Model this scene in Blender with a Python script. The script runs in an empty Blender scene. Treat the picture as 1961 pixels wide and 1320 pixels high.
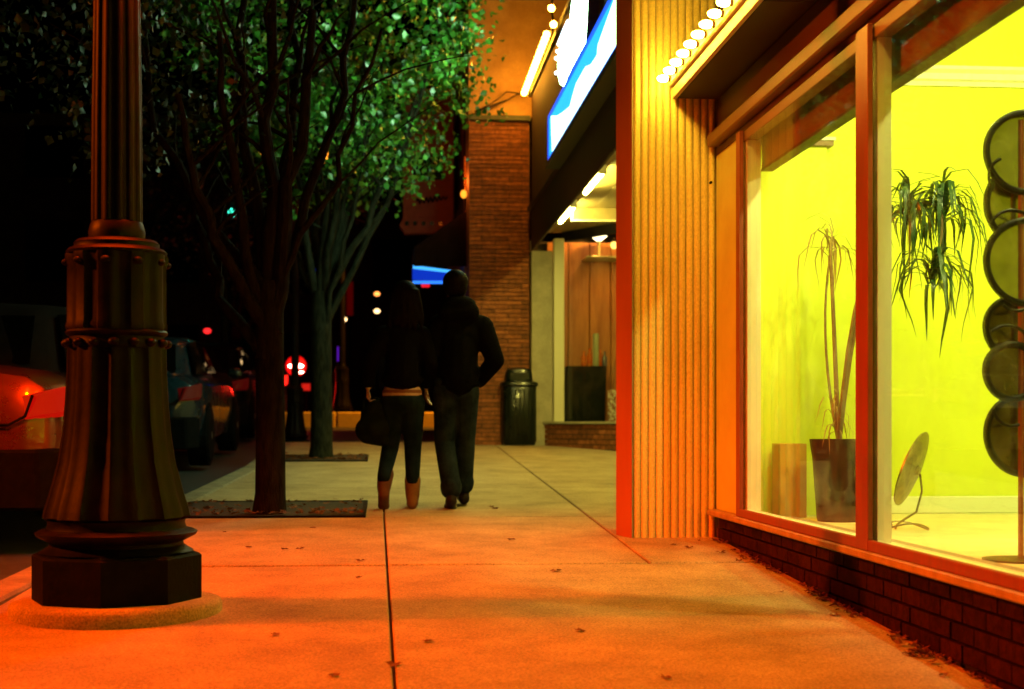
import bpy, math, random
import numpy as np
from mathutils import Vector, Matrix

random.seed(7); rng = np.random.RandomState(7)
sc = bpy.context.scene
COL = sc.collection
PI = math.pi

# ------------------------------------------------------------------ camera
HC = 1.084                       # eye height over the pavement below the camera
F = 2800.0                       # focal length in photo pixels
TH = math.atan(235.5 / F)        # turned a little to the right of the street's direction
cam = bpy.data.cameras.new('camera'); camo = bpy.data.objects.new('camera', cam); COL.objects.link(camo)
camo.location = (0, 0, HC); camo.rotation_euler = (PI / 2, 0, -TH)
cam.sensor_width = 36.0; cam.lens = F / 1961 * 36.0
cam.shift_y = 152.0 / 1961
cam.clip_start = .05; cam.clip_end = 1500
cam.dof.use_dof = True; cam.dof.focus_distance = 7.6; cam.dof.aperture_fstop = 2.6
sc.camera = camo

# ------------------------------------------------------------------ night sky
w = bpy.data.worlds.new('World'); sc.world = w; w.use_nodes = True
nt = w.node_tree; bg = nt.nodes['Background']
sky = nt.nodes.new('ShaderNodeTexSky'); sky.sky_type = 'NISHITA'; sky.sun_disc = False
sky.sun_elevation = math.radians(-10); sky.sun_rotation = math.radians(200)
nt.links.new(sky.outputs[0], bg.inputs[0]); bg.inputs[1].default_value = 0.02
sc.view_settings.view_transform = 'Standard'; sc.view_settings.look = 'None'
sc.view_settings.exposure = 0; sc.view_settings.gamma = 1; sc.view_settings.use_curve_mapping = False
sc.cycles.use_denoising = True
sc.cycles.use_light_tree = True
sc.cycles.max_bounces = 6; sc.cycles.transparent_max_bounces = 12
sc.cycles.sample_clamp_indirect = 4.0; sc.cycles.caustics_reflective = False; sc.cycles.caustics_refractive = False

# light strengths and colours of the place
SODIUM = (1.0, .045, .0)
P_POST_NEAR = 1050; P_POST_OPP = 12000; P_POST_FAR = 60
P_SHOP = 110; L_BULB = 125; L_TUBE = 260; L_SIGN = 3.5

# ------------------------------------------------------------------ geometry of the place
SL = 115.0 / F                   # the pavement climbs away from the camera
def gz(y): return SL * y if y < 28 else SL * 28 + (y - 28) * .004
def ray(px, py):
    u = (px - 980.5) / F; v = (812 - py) / F
    return Vector((math.sin(TH) + u * math.cos(TH), math.cos(TH) - u * math.sin(TH), v))
def G(px, py, drop=0.0):         # point of the sloping ground
    d = ray(px, py); t = (HC + drop) / (SL * d.y - d.z)
    return Vector((0, 0, HC)) + d * t
def PY(px, py, y):
    d = ray(px, py); return Vector((0, 0, HC)) + d * (y / d.y)
def PX(px, py, x):
    d = ray(px, py); return Vector((0, 0, HC)) + d * (x / d.x)

# ------------------------------------------------------------------ materials
MATS = {}
def M(name, c1, c2=None, scale=4, rough=.6, metal=0, bump=0, bscale=60, stretch=(1, 1, 1), detail=6,
      spec=.5, rvar=0, contrast=(.35, .65), coord='pos', coat=0, trans=0, speck=0, sscale=260):
    if name in MATS: return MATS[name]
    m = bpy.data.materials.new(name); m.use_nodes = True; MATS[name] = m
    n = m.node_tree.nodes; l = m.node_tree.links; p = n['Principled BSDF']
    p.inputs['Roughness'].default_value = rough; p.inputs['Metallic'].default_value = metal
    p.inputs['Specular IOR Level'].default_value = spec; p.inputs['Coat Weight'].default_value = coat
    p.inputs['Coat Roughness'].default_value = .06
    p.inputs['Base Color'].default_value = (*c1, 1)
    if coord == 'pos':
        g = n.new('ShaderNodeNewGeometry'); src = g.outputs['Position']
    else:
        g = n.new('ShaderNodeTexCoord'); src = g.outputs['Object']
    mp = n.new('ShaderNodeMapping'); mp.inputs['Scale'].default_value = stretch; l.new(src, mp.inputs[0])
    last = None
    if c2 is not None:
        t = n.new('ShaderNodeTexNoise'); t.inputs['Scale'].default_value = scale; t.inputs['Detail'].default_value = detail
        t.inputs['Roughness'].default_value = .62
        l.new(mp.outputs[0], t.inputs['Vector'])
        r = n.new('ShaderNodeValToRGB'); r.color_ramp.elements[0].position = contrast[0]; r.color_ramp.elements[1].position = contrast[1]
        r.color_ramp.elements[0].color = (*c1, 1); r.color_ramp.elements[1].color = (*c2, 1)
        l.new(t.outputs[0], r.inputs[0]); last = r.outputs[0]
        if rough > 0:
            mr = n.new('ShaderNodeMapRange'); mr.inputs[3].default_value = max(.03, rough - .12); mr.inputs[4].default_value = min(1, rough + .12)
            l.new(t.outputs[0], mr.inputs[0]); l.new(mr.outputs[0], p.inputs['Roughness'])
    if rvar > 0:
        oi = n.new('ShaderNodeObjectInfo'); mr = n.new('ShaderNodeMapRange')
        mr.inputs[3].default_value = 1 - rvar; mr.inputs[4].default_value = 1 + rvar; l.new(oi.outputs['Random'], mr.inputs[0])
        mx = n.new('ShaderNodeMix'); mx.data_type = 'RGBA'; mx.blend_type = 'MULTIPLY'; mx.inputs[0].default_value = 1
        if last: l.new(last, mx.inputs[6])
        else: mx.inputs[6].default_value = (*c1, 1)
        l.new(mr.outputs[0], mx.inputs[7]); last = mx.outputs[2]
    if speck > 0:
        t3 = n.new('ShaderNodeTexNoise'); t3.inputs['Scale'].default_value = sscale; t3.inputs['Detail'].default_value = 3; t3.inputs['Roughness'].default_value = .8
        l.new(mp.outputs[0], t3.inputs['Vector']); mr = n.new('ShaderNodeMapRange'); mr.inputs[1].default_value = .3; mr.inputs[2].default_value = .7
        mr.inputs[3].default_value = 1 - speck; mr.inputs[4].default_value = 1 + speck; l.new(t3.outputs[0], mr.inputs[0])
        mx = n.new('ShaderNodeMix'); mx.data_type = 'RGBA'; mx.blend_type = 'MULTIPLY'; mx.inputs[0].default_value = 1
        if last: l.new(last, mx.inputs[6])
        else: mx.inputs[6].default_value = (*c1, 1)
        l.new(mr.outputs[0], mx.inputs[7]); last = mx.outputs[2]
    if last: l.new(last, p.inputs['Base Color'])
    if bump > 0:
        t2 = n.new('ShaderNodeTexNoise'); t2.inputs['Scale'].default_value = bscale; t2.inputs['Detail'].default_value = 8
        l.new(mp.outputs[0], t2.inputs['Vector'])
        b = n.new('ShaderNodeBump'); b.inputs['Strength'].default_value = bump; b.inputs['Distance'].default_value = .01
        l.new(t2.outputs[0], b.inputs['Height']); l.new(b.outputs[0], p.inputs['Normal'])
    if trans > 0:
        tr = n.new('ShaderNodeBsdfTranslucent'); ms = n.new('ShaderNodeMixShader'); ms.inputs[0].default_value = trans
        if last: l.new(last, tr.inputs[0])
        else: tr.inputs[0].default_value = (*c1, 1)
        l.new(p.outputs[0], ms.inputs[1]); l.new(tr.outputs[0], ms.inputs[2]); l.new(ms.outputs[0], n['Material Output'].inputs[0])
    return m
def E(name, c, s):
    if name in MATS: return MATS[name]
    m = bpy.data.materials.new(name); m.use_nodes = True; MATS[name] = m
    p = m.node_tree.nodes['Principled BSDF']
    p.inputs['Base Color'].default_value = (.02, .02, .02, 1)
    p.inputs['Specular IOR Level'].default_value = .15
    p.inputs['Emission Color'].default_value = (*c, 1); p.inputs['Emission Strength'].default_value = s
    return m
def GLASS(name, tint=(1, 1, 1), refl=.09):
    if name in MATS: return MATS[name]
    m = bpy.data.materials.new(name); m.use_nodes = True; MATS[name] = m
    n = m.node_tree.nodes; l = m.node_tree.links; n.remove(n['Principled BSDF'])
    t = n.new('ShaderNodeBsdfTransparent'); t.inputs[0].default_value = (*tint, 1)
    g = n.new('ShaderNodeBsdfGlossy'); g.inputs['Roughness'].default_value = .02
    lw = n.new('ShaderNodeLayerWeight'); lw.inputs[0].default_value = .12
    mul = n.new('ShaderNodeMath'); mul.operation = 'MULTIPLY_ADD'; mul.inputs[1].default_value = .32; mul.inputs[2].default_value = refl * .3
    mul.use_clamp = True
    l.new(lw.outputs['Fresnel'], mul.inputs[0])
    ms = n.new('ShaderNodeMixShader'); l.new(mul.outputs[0], ms.inputs[0]); l.new(t.outputs[0], ms.inputs[1]); l.new(g.outputs[0], ms.inputs[2])
    # faint smears and dust on the pane
    gg = n.new('ShaderNodeNewGeometry'); tt = n.new('ShaderNodeTexNoise'); tt.inputs['Scale'].default_value = 3.5; tt.inputs['Detail'].default_value = 9; tt.inputs['Roughness'].default_value = .7
    l.new(gg.outputs['Position'], tt.inputs['Vector']); mr = n.new('ShaderNodeMapRange'); mr.inputs[1].default_value = .5; mr.inputs[2].default_value = .8; mr.inputs[3].default_value = .004; mr.inputs[4].default_value = .10
    l.new(tt.outputs[0], mr.inputs[0]); tl = n.new('ShaderNodeBsdfTranslucent'); tl.inputs[0].default_value = (.8, .8, .75, 1)
    m2 = n.new('ShaderNodeMixShader'); l.new(mr.outputs[0], m2.inputs[0]); l.new(ms.outputs[0], m2.inputs[1]); l.new(tl.outputs[0], m2.inputs[2])
    l.new(m2.outputs[0], n['Material Output'].inputs[0])
    return m

concrete = M('concrete', (.24, .175, .10), (.42, .325, .20), 2.6, .9, bump=.5, bscale=120, rvar=.05, spec=.2, speck=.5, sscale=95, contrast=(.25, .65))
kerbm = M('kerb_concrete', (.20, .17, .12), (.34, .29, .2), 5, .9, bump=.4, bscale=90, rvar=.06, spec=.2, speck=.35, sscale=150)
jointm = M('joint_dirt', (.015, .012, .01), (.03, .025, .02), 12, .95)
asphalt = M('asphalt', (.022, .022, .024), (.05, .05, .052), 8, .8, bump=.5, bscale=160)
soil = M('soil', (.012, .009, .007), (.04, .025, .018), 30, .95, bump=1, bscale=60)
iron = M('black_cast_iron', (.002, .0015, .001), (.008, .005, .003), 14, .5, spec=.10, bump=.10, bscale=40)
plinthm = M('painted_plinth', (.003, .003, .002), (.008, .006, .004), 14, .7, bump=.3, bscale=50, spec=.05)
bronze = M('bronze_aluminium', (.20, .035, .015), (.27, .055, .02), 20, .45, metal=.2, stretch=(1, 1, .15))
frame_w = M('bright_aluminium', (.80, .80, .66), None, rough=.4, metal=.15)
brick_dark = M('dark_brown_brick', (.016, .004, .002), (.036, .010, .005), 24, .9, bump=.5, bscale=90, rvar=.25, spec=.05, speck=.4)
mortar_d = M('dark_mortar', (.010, .004, .003), (.022, .008, .005), 30, .95)
sillm = M('sill_stone', (.26, .19, .13), (.38, .28, .2), 9, .7, bump=.15, bscale=40)
rib_m = M('ribbed_metal', (.76, .60, .20), (.86, .70, .26), 3, .5, stretch=(1, 1, .4), bump=.15, bscale=30, rvar=.06, speck=.22, sscale=120)
rib_back = M('ribbed_backing', (.30, .24, .15), (.42, .35, .24), 6, .6)
trim_red = M('corner_trim', (.31, .08, .03), (.38, .105, .045), 4, .55, stretch=(1, 1, .2))
jambm = M('cream_jamb', (.50, .56, .16), (.58, .66, .2), 3, .6)
canopym = M('canopy_edge', (.45, .36, .22), (.58, .48, .30), 6, .5)
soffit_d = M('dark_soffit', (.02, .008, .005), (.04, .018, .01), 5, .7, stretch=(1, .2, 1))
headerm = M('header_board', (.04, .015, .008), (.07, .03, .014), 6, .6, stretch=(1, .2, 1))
headerl = M('header_trim', (.15, .075, .03), (.22, .11, .045), 6, .5, stretch=(1, .2, 1))
yellow = M('yellow_paint', (.66, .76, .03), (.72, .82, .045), 2, .6, bump=.04, bscale=8)
ceilm = M('ceiling_white', (.8, .8, .7), None, rough=.7)
whitew = M('white_woodwork', (.80, .82, .62), None, rough=.5)
floorm = M('display_floor', (.66, .64, .36), (.80, .78, .46), 7, .55, stretch=(1, 1, 1))
glass = GLASS('window_glass')
potm = M('glazed_brown_pot', (.014, .003, .001), (.075, .02, .008), 26, .7, spec=.1, stretch=(1, 1, .25), contrast=(.3, .7))
stemm = M('plant_stem', (.20, .12, .06), (.32, .2, .1), 20, .8)
leaf_g = M('dracaena_leaf', (.006, .034, .012), (.022, .085, .022), 14, .35, trans=.15)
leaf_b = M('dry_leaf_blade', (.30, .17, .05), (.45, .30, .10), 14, .5, trans=.2)
blackm = M('black_lacquer', (.004, .003, .002), (.008, .006, .004), 9, .45, spec=.2)
platem = M('antique_plate', (.12, .09, .05), (.32, .26, .13), 18, .35, metal=.6)
brick_r = M('roman_brick', (.16, .05, .018), (.34, .115, .04), 14, .85, bump=.5, bscale=60, rvar=.35, speck=.22, sscale=120)
mortar_r = M('brown_mortar', (.035, .018, .012), (.06, .035, .025), 20, .95)
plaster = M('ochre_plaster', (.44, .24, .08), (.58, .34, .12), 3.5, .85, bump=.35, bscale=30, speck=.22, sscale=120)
ledgem = M('ledge_metal', (.05, .06, .04), (.08, .09, .05), 6, .6)
fascm = M('dark_fascia', (.040, .032, .018), (.065, .05, .028), 5, .7, stretch=(1, .3, 1))
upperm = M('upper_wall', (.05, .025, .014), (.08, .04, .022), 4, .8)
stone_y = M('pale_stone_pier', (.36, .33, .24), (.48, .44, .33), 6, .8, bump=.3, bscale=40, speck=.22, sscale=120)
postw = M('pale_post', (.72, .7, .52), None, rough=.5)
boardm = M('soffit_paint', (.22, .16, .06), (.30, .22, .09), 5, .6, stretch=(1, .2, 1), rvar=.12)
wood = M('orange_wood', (.34, .12, .03), (.55, .24, .06), 5, .5, stretch=(2, 2, .25), detail=3)
cloth_b = M('black_cloth', (.006, .009, .007), (.012, .016, .012), 10, .95, spec=.02)
maroon = M('maroon_metal', (.17, .035, .02), (.26, .06, .035), 6, .6)
awn = M('black_canvas', (.008, .006, .006), (.014, .01, .01), 8, .9, spec=.02)
canm = M('dark_green_can', (.003, .006, .005), (.008, .012, .010), 8, .3, spec=.25, coat=.15)
bark = M('bark', (.006, .004, .003), (.018, .012, .008), 10, .9, bump=.9, bscale=30, stretch=(3, 3, .7), spec=.03)
bark_l = M('grey_bark', (.007, .008, .005), (.034, .034, .022), 12, .9, bump=.7, bscale=30, stretch=(3, 3, .7), spec=.05)
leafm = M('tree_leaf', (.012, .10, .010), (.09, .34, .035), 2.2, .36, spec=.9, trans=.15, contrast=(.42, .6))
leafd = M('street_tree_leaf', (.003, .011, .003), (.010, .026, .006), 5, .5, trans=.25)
leafr = M('autumn_leaf', (.10, .03, .01), (.22, .08, .02), 12, .8, trans=.2)
skin = M('skin', (.42, .24, .16), (.46, .27, .19), 10, .55)
hairm = M('dark_hair', (.003, .002, .002), (.008, .005, .004), 60, .5, stretch=(3, 3, .4), spec=.02)
jacket_w = M('black_knit', (.0025, .002, .002), (.005, .004, .003), 40, .95, bump=.3, bscale=120, spec=.02)
jacket_m = M('black_fleece', (.002, .002, .002), (.0045, .004, .004), 30, .95, bump=.4, bscale=90, spec=.02)
jeans_m = M('faded_blue_jeans', (.006, .013, .026), (.022, .034, .055), 9, .9, bump=1, bscale=16, spec=.05, speck=.3)
jeans_w = M('dark_teal_jeans', (.004, .010, .018), (.011, .020, .034), 9, .9, bump=.8, bscale=16, spec=.05, speck=.3)
boot_t = M('tan_suede', (.17, .08, .03), (.26, .13, .05), 18, .9, bump=.3, bscale=80)
shoe_d = M('dark_leather', (.008, .004, .003), (.02, .01, .006), 10, .5, spec=.2)
tee = M('orange_shirt_hem', (.15, .045, .02), (.18, .055, .025), 20, .9)
rubber = M('rubber', (.004, .004, .004), (.008, .008, .008), 20, .8, spec=.05)
rimm = M('wheel_rim', (.35, .36, .36), None, rough=.3, metal=.9)
car_glass = M('car_glass', (.003, .003, .003), None, rough=.06, spec=.35)
copper_p = M('copper_car_paint', (.13, .035, .012), (.15, .04, .015), 6, .3, metal=.5, coat=1)
blue_p = M('navy_car_paint', (.008, .026, .042), (.01, .032, .05), 6, .28, metal=.2, coat=.6, spec=.3)
dark_p = M('black_car_paint', (.003, .003, .004), None, rough=.5, spec=.12)
chrome = M('chrome', (.6, .6, .6), None, rough=.12, metal=1)
red_l = E('red_lens', (1, .005, .002), .45)
far_wall = M('far_wall', (.03, .025, .025), (.06, .045, .04), 3, .9)
far_win = M('far_window', (.006, .007, .01), None, rough=.1)
yellow_k = M('yellow_kerb_paint', (.62, .42, .06), (.75, .52, .1), 6, .7)

# ------------------------------------------------------------------ mesh helpers
W = {}                           # world position of every (unrotated) object's origin
class MB:
    def __init__(s): s.v = []; s.f = []
    def add(s, vs, fs):
        b = len(s.v); s.v += [tuple(v) for v in vs]; s.f += [tuple(i + b for i in f) for f in fs]; return s
    def box(s, x0, y0, z0, x1, y1, z1):
        x0, x1 = min(x0, x1), max(x0, x1); y0, y1 = min(y0, y1), max(y0, y1); z0, z1 = min(z0, z1), max(z0, z1)
        return s.add([(x0, y0, z0), (x1, y0, z0), (x1, y1, z0), (x0, y1, z0), (x0, y0, z1), (x1, y0, z1), (x1, y1, z1), (x0, y1, z1)],
                     [(0, 3, 2, 1), (4, 5, 6, 7), (0, 1, 5, 4), (1, 2, 6, 5), (2, 3, 7, 6), (3, 0, 4, 7)])
    def beam(s, p, q, wd, z0, z1):     # upright slab from p to q (plan), given width
        p = Vector(p[:2]); q = Vector(q[:2]); n = (q - p).normalized(); n = Vector((-n.y, n.x)) * wd / 2
        c = [p - n, q - n, q + n, p + n]
        return s.prism([(a.x, a.y) for a in c], z0, z1)
    def prism(s, pts, z0, z1):
        n = len(pts)
        a = sum(pts[i][0] * pts[(i + 1) % n][1] - pts[(i + 1) % n][0] * pts[i][1] for i in range(n))
        if a < 0: pts = pts[::-1]
        z0f = z0 if callable(z0) else (lambda x, y: z0); z1f = z1 if callable(z1) else (lambda x, y: z1)
        return s.add([(x, y, z0f(x, y)) for x, y in pts] + [(x, y, z1f(x, y)) for x, y in pts],
                     [tuple(range(n - 1, -1, -1)), tuple(range(n, 2 * n))] + [(i, (i + 1) % n, n + (i + 1) % n, n + i) for i in range(n)])
    def slab3(s, pts, off):            # 3-D polygon thickened by a vector
        n = len(pts); off = Vector(off); P = [Vector(p) for p in pts]
        nn = Vector()
        for i in range(n): nn += P[i].cross(P[(i + 1) % n])
        if nn.dot(off) > 0: P = P[::-1]
        return s.add(P + [p + off for p in P], [tuple(range(n)), tuple(range(2 * n - 1, n - 1, -1))] +
                     [((i + 1) % n, i, n + i, n + (i + 1) % n) for i in range(n)])
    def lathe(s, c, prof, n=32, mod=None, rot=0, axis=None, caps=True):
        vs = []; fs = []
        for (r, z) in prof:
            for k in range(n):
                a = rot + 2 * PI * k / n; rr = r * (mod(a, z) if mod else 1)
                vs.append(Vector((math.cos(a) * rr, math.sin(a) * rr, z)))
        m = len(prof)
        for i in range(m - 1):
            for k in range(n):
                k2 = (k + 1) % n; fs.append((i * n + k, i * n + k2, (i + 1) * n + k2, (i + 1) * n + k))
        if caps: fs.append(tuple(range(n - 1, -1, -1))); fs.append(tuple((m - 1) * n + k for k in range(n)))
        R = Vector((0, 0, 1)).rotation_difference(Vector(axis)).to_matrix() if axis is not None else Matrix.Identity(3)
        c = Vector(c)
        return s.add([R @ v + c for v in vs], fs)
    def cyl(s, p, q, r0, r1=None, n=12):
        p = Vector(p); q = Vector(q); d = q - p
        return s.lathe(p, [(r0, 0), (r0 if r1 is None else r1, d.length)], n, axis=d)
    def sph(s, c, r, n=12, m=8, sz=1, sx=1, sy=1):
        c = Vector(c); vs = [c + Vector((0, 0, -r * sz))]; fs = []
        for i in range(1, m):
            t = -PI / 2 + PI * i / m
            for k in range(n):
                a = 2 * PI * k / n; vs.append(c + Vector((math.cos(a) * math.cos(t) * r * sx, math.sin(a) * math.cos(t) * r * sy, math.sin(t) * r * sz)))
        vs.append(c + Vector((0, 0, r * sz)))
        for k in range(n): fs.append((0, 1 + (k + 1) % n, 1 + k))
        for i in range(m - 2):
            for k in range(n):
                a = 1 + i * n; b = a + n; k2 = (k + 1) % n; fs.append((a + k, a + k2, b + k2, b + k))
        b = 1 + (m - 2) * n; t = len(vs) - 1
        for k in range(n): fs.append((b + k, b + (k + 1) % n, t))
        return s.add(vs, fs)
    def tube(s, pts, rad, n=8, closed=False):
        P = [Vector(p) for p in pts]; m = len(P); vs = []; fs = []
        if not isinstance(rad, (list, tuple)): rad = [rad] * m
        up = Vector((.31, .22, .9)).normalized(); prev = None
        for i, p in enumerate(P):
            if closed: t = (P[(i + 1) % m] - P[i - 1])
            else: t = P[min(i + 1, m - 1)] - P[max(i - 1, 0)]
            t = t.normalized() if t.length > 1e-9 else Vector((0, 0, 1))
            if prev is None:
                a = t.cross(up)
                if a.length < .1: a = t.cross(Vector((1, 0, 0)))
            else: a = prev - t * prev.dot(t)
            a.normalize(); prev = a; b = t.cross(a)
            for k in range(n):
                an = 2 * PI * k / n; vs.append(p + (a * math.cos(an) + b * math.sin(an)) * rad[i])
        for i in range(m if closed else m - 1):
            for k in range(n):
                k2 = (k + 1) % n; j = (i + 1) % m; fs.append((i * n + k, i * n + k2, j * n + k2, j * n + k))
        if not closed: fs.append(tuple(range(n - 1, -1, -1))); fs.append(tuple((m - 1) * n + k for k in range(n)))
        return s.add(vs, fs)
    def mesh(s, name, off=Vector((0, 0, 0))):
        me = bpy.data.meshes.new(name); me.from_pydata([(v[0] - off[0], v[1] - off[1], v[2] - off[2]) for v in s.v], [], s.f); me.update(); return me
    def build(s, name, mat, parent=None, smooth=False, bevel=0, local=False, label=None, loc=None):
        off = Vector((0, 0, 0))
        if parent is not None and not local: off = W.get(parent.name, Vector((0, 0, 0)))
        if parent is None and loc is not None: off = Vector(loc)
        me = s.mesh(name, off); me.materials.append(mat)
        if smooth:
            me.polygons.foreach_set('use_smooth', [True] * len(me.polygons))
            try: me.set_sharp_from_angle(angle=math.radians(40))
            except Exception: pass
        o = bpy.data.objects.new(name, me); COL.objects.link(o)
        if parent is not None: o.parent = parent
        elif loc is not None: o.location = off
        W[o.name] = off.copy()
        if bevel:
            b = o.modifiers.new('bevel', 'BEVEL'); b.width = bevel; b.segments = 1; b.limit_method = 'ANGLE'; b.angle_limit = math.radians(50)
        if label: o['label'] = label
        return o
def tag(o, label=None, cat=None, group=None, kind=None):
    if label: o['label'] = label
    if cat: o['category'] = cat
    if group: o['group'] = group
    if kind: o['kind'] = kind
    return o
def thing(name, label, cat, loc, group=None, rz=0):
    o = bpy.data.objects.new(name, None); COL.objects.link(o); o.location = loc; o.rotation_euler = (0, 0, rz); o.empty_display_size = .2
    W[o.name] = Vector(loc); return tag(o, label, cat, group)
def inst(name, me, parent, loc, rot=None, scale=None):
    o = bpy.data.objects.new(name, me); COL.objects.link(o); o.parent = parent
    base = W.get(parent.name, Vector((0, 0, 0))); o.location = Vector(loc) - base
    if rot is not None: o.rotation_euler = rot
    if scale is not None: o.scale = scale
    W[o.name] = Vector(loc); return o
def lamp(name, kind, loc, power, color, radius=.1, **kw):
    L = bpy.data.lights.new(name, kind); L.energy = power; L.color = color
    if kind in ('POINT', 'SPOT'): L.shadow_soft_size = radius
    for k, v in kw.items(): setattr(L, k, v)
    o = bpy.data.objects.new(name, L); COL.objects.link(o); o.location = loc; return o
def lamp_in(parent, name, kind, loc, power, color, radius=.1, **kw):
    o = lamp(name, kind, Vector(loc) - W[parent.name], power, color, radius, **kw); o.parent = parent; return o

def brickwork(parent, p, q, z0, z1, face, bl=.2, bh=.065, gap=.01, depth=.06, mat=None, seed=1, keep=None, maxn=300):
    """single bricks laid on the vertical face from p to q (plan); `face` = outward unit normal"""
    p = Vector((p[0], p[1], 0)); q = Vector((q[0], q[1], 0)); L = (q - p).length; d = (q - p) / L; fn = Vector((face[0], face[1], 0))
    me = MB().box(-.5, -.5, -.5, .5, .5, .5).mesh('brick'); me.materials.append(mat)
    rr = random.Random(seed); nrow = int((z1 - z0) / (bh + gap)); cnt = 0; ang = math.atan2(d.y, d.x)
    for r in range(nrow):
        z = z1 - gap - (r + .5) * (bh + gap) + gap / 2
        s = -(bl * .5 if r % 2 else 0) - rr.random() * .02
        while s < L - .02:
            a = max(s, 0) + gap / 2; b = min(s + bl, L) - gap / 2; s += bl
            if b - a < .03: continue
            c = p + d * ((a + b) / 2)
            if keep and not keep(c, z): continue
            if cnt >= maxn: return
            o = inst('brick', me, parent, c + fn * (rr.random() * .004) + Vector((0, 0, z)), (0, 0, ang), (b - a, depth, bh * (1 - rr.random() * .04)))
            cnt += 1

# ================================================================== GROUND
ys = [-12, 0, 10, 20, 28, 45, 80, 400]
def sheet(name, x0f, x1f, ylist, dz, mat):
    m = MB()
    for a, b in zip(ylist[:-1], ylist[1:]):
        m.add([(x0f(a), a, gz(a) + dz), (x1f(a), a, gz(a) + dz), (x1f(b), b, gz(b) + dz), (x0f(b), b, gz(b) + dz)], [(0, 1, 2, 3)])
    return tag(m.build(name, mat), kind='structure')
sheet('ground', lambda y: -300, lambda y: 300, ys, -.30, soil)
def kx(y): return -1.95 + .052 * (min(max(y, 6), 15.6) - 7.2) if y > 6 else -1.95 + .052 * -1.2     # outer edge of the kerb
sheet('road', lambda y: -60, lambda y: 60, [-12, 0, 10, 20, 28, 45, 80, 120], -.13, asphalt)
YEND = 20.4
sw = sheet('sidewalk', lambda y: kx(y) + .2, lambda y: 6.0, [-8, 0, 6] + [6 + .8 * i for i in range(1, 18)] + [YEND], -.022, jointm)
def slab(x0f, x1f, a, b, g=.006):
    wa = .028 if abs(a - 7.9) < .01 else .006; wb = .028 if abs(b - 7.9) < .01 else .006
    xs = [(x0f(a) + g, a + wa), (x1f(a) - g, a + wa), (x1f(b) - g, b - wb), (x0f(b) + g, b - wb)]
    m = MB().prism(xs, lambda x, y: gz(y) - .12, lambda x, y: gz(y))
    return m.build('paving_slab', concrete, sw, bevel=.006)
rows = [-6.8, -1.9, 3.0, 7.9, 10.35, 12.8, 15.25, 17.7, 20.3]
l1 = lambda y: .02 - .010 * (y - 4.9) if y < 12 else -.05
for i, (a, b) in enumerate(zip(rows[:-1], rows[1:])):
    slab(lambda y: kx(y) + .2, l1, a, b)
    if b < 9: slab(l1, lambda y: 2.06, a, b)
    elif a < 9:
        slab(l1, lambda y: 1.42, a, b); slab(lambda y: 1.42, lambda y: 2.06, a, 9.12)
        slab(lambda y: 1.42, lambda y: 4.4, 9.12, b)
    else:
        slab(l1, lambda y: 1.42, a, b); slab(lambda y: 1.42, lambda y: 4.4, a, b)
kb = tag(MB().prism([(kx(y) + .02, y) for y in [-8, 6, 8, 11, 14, 16, 20.3]] + [(kx(y) + .19, y) for y in [20.3, 16, 14, 11, 8, 6, -8]], lambda x, y: gz(y) - .2, lambda x, y: gz(y) - .02).build('kerb', kerbm), kind='structure')
yy = -8.0
while yy < 20.2:
    e = min(yy + 1.8, 20.3)
    MB().prism([(kx(yy), yy + .006), (kx(e), e - .006), (kx(e) + .194, e - .006), (kx(yy) + .194, yy + .006)],
               lambda x, y: gz(y) - .16, lambda x, y: gz(y) + .001).build('kerb_stone', kerbm, kb, bevel=.015)
    yy = e
kc = tag(MB().box(-1.5, 20.32, gz(20.3) - .2, 6, 20.44, gz(20.3) - .02).build('corner_kerb', kerbm), kind='structure')
x = -1.45
while x < 5.8:
    MB().box(x + .006, 20.305, gz(20.3) - .16, x + 1.19, 20.46, gz(20.3) - .001).build('kerb_stone', kerbm, kc, bevel=.015); x += 1.2
# far pavement across the side street with its yellow painted edge
ys2 = [28.5, 45, 80]
sheet('far_sidewalk', lambda y: -60, lambda y: 60, ys2, .02, concrete)
ky = thing('painted_kerb_wall', 'long low yellow painted kerb wall across the side street', 'kerb', (0, 28.2, gz(28)))
for i in range(14):
    MB().box(-7.0 + i * 1.0 + .01, 28.2, gz(28) - .15, -6.02 + i * 1.0, 28.5, gz(28) + .16).build('wall_block', yellow_k, ky, bevel=.02)
# far side of the avenue
fs = sheet('opposite_sidewalk', lambda y: -14, lambda y: -10.2, [-10, 0, 10, 20, 26], .0, concrete)

# ================================================================== SHOP WITH THE YELLOW WINDOW
XW = 2.05; YP = 9.03; zs = HC - .535; ztop = HC + 1.68
shop = thing('storefront_building', 'single storey shop with bright yellow display window and bulb lined canopy', 'building', (2.05, 4, gz(4)))
Y0 = .6
kw = MB().box(2.085, Y0, -.1, 2.30, YP, zs - .035).build('knee_wall', mortar_d, shop)
brickwork(kw, (2.09, Y0), (2.09, YP - .005), -.05, zs - .036, (-1, 0), bl=.21, bh=.062, mat=brick_dark, depth=.07,
          keep=lambda c, z: c.y > 1.5 and z + .02 > gz(c.y), maxn=298)
MB().box(1.985, Y0, zs - .035, 2.34, YP - .003, zs).build('window_sill', sillm, shop, bevel=.006)
MB().box(2.0, Y0, zs + .001, 2.026, 8.28, zs + .048).build('bottom_rail', bronze, shop, bevel=.004)
MB().box(2.030, Y0, zs + .001, 2.125, 8.28, zs + .035).build('inner_bead', frame_w, shop)
pA = PY(1210, 1030, YP); pB = PY(1180, 1025, YP + .17)
XA = pA.x; XB = pB.x
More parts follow.
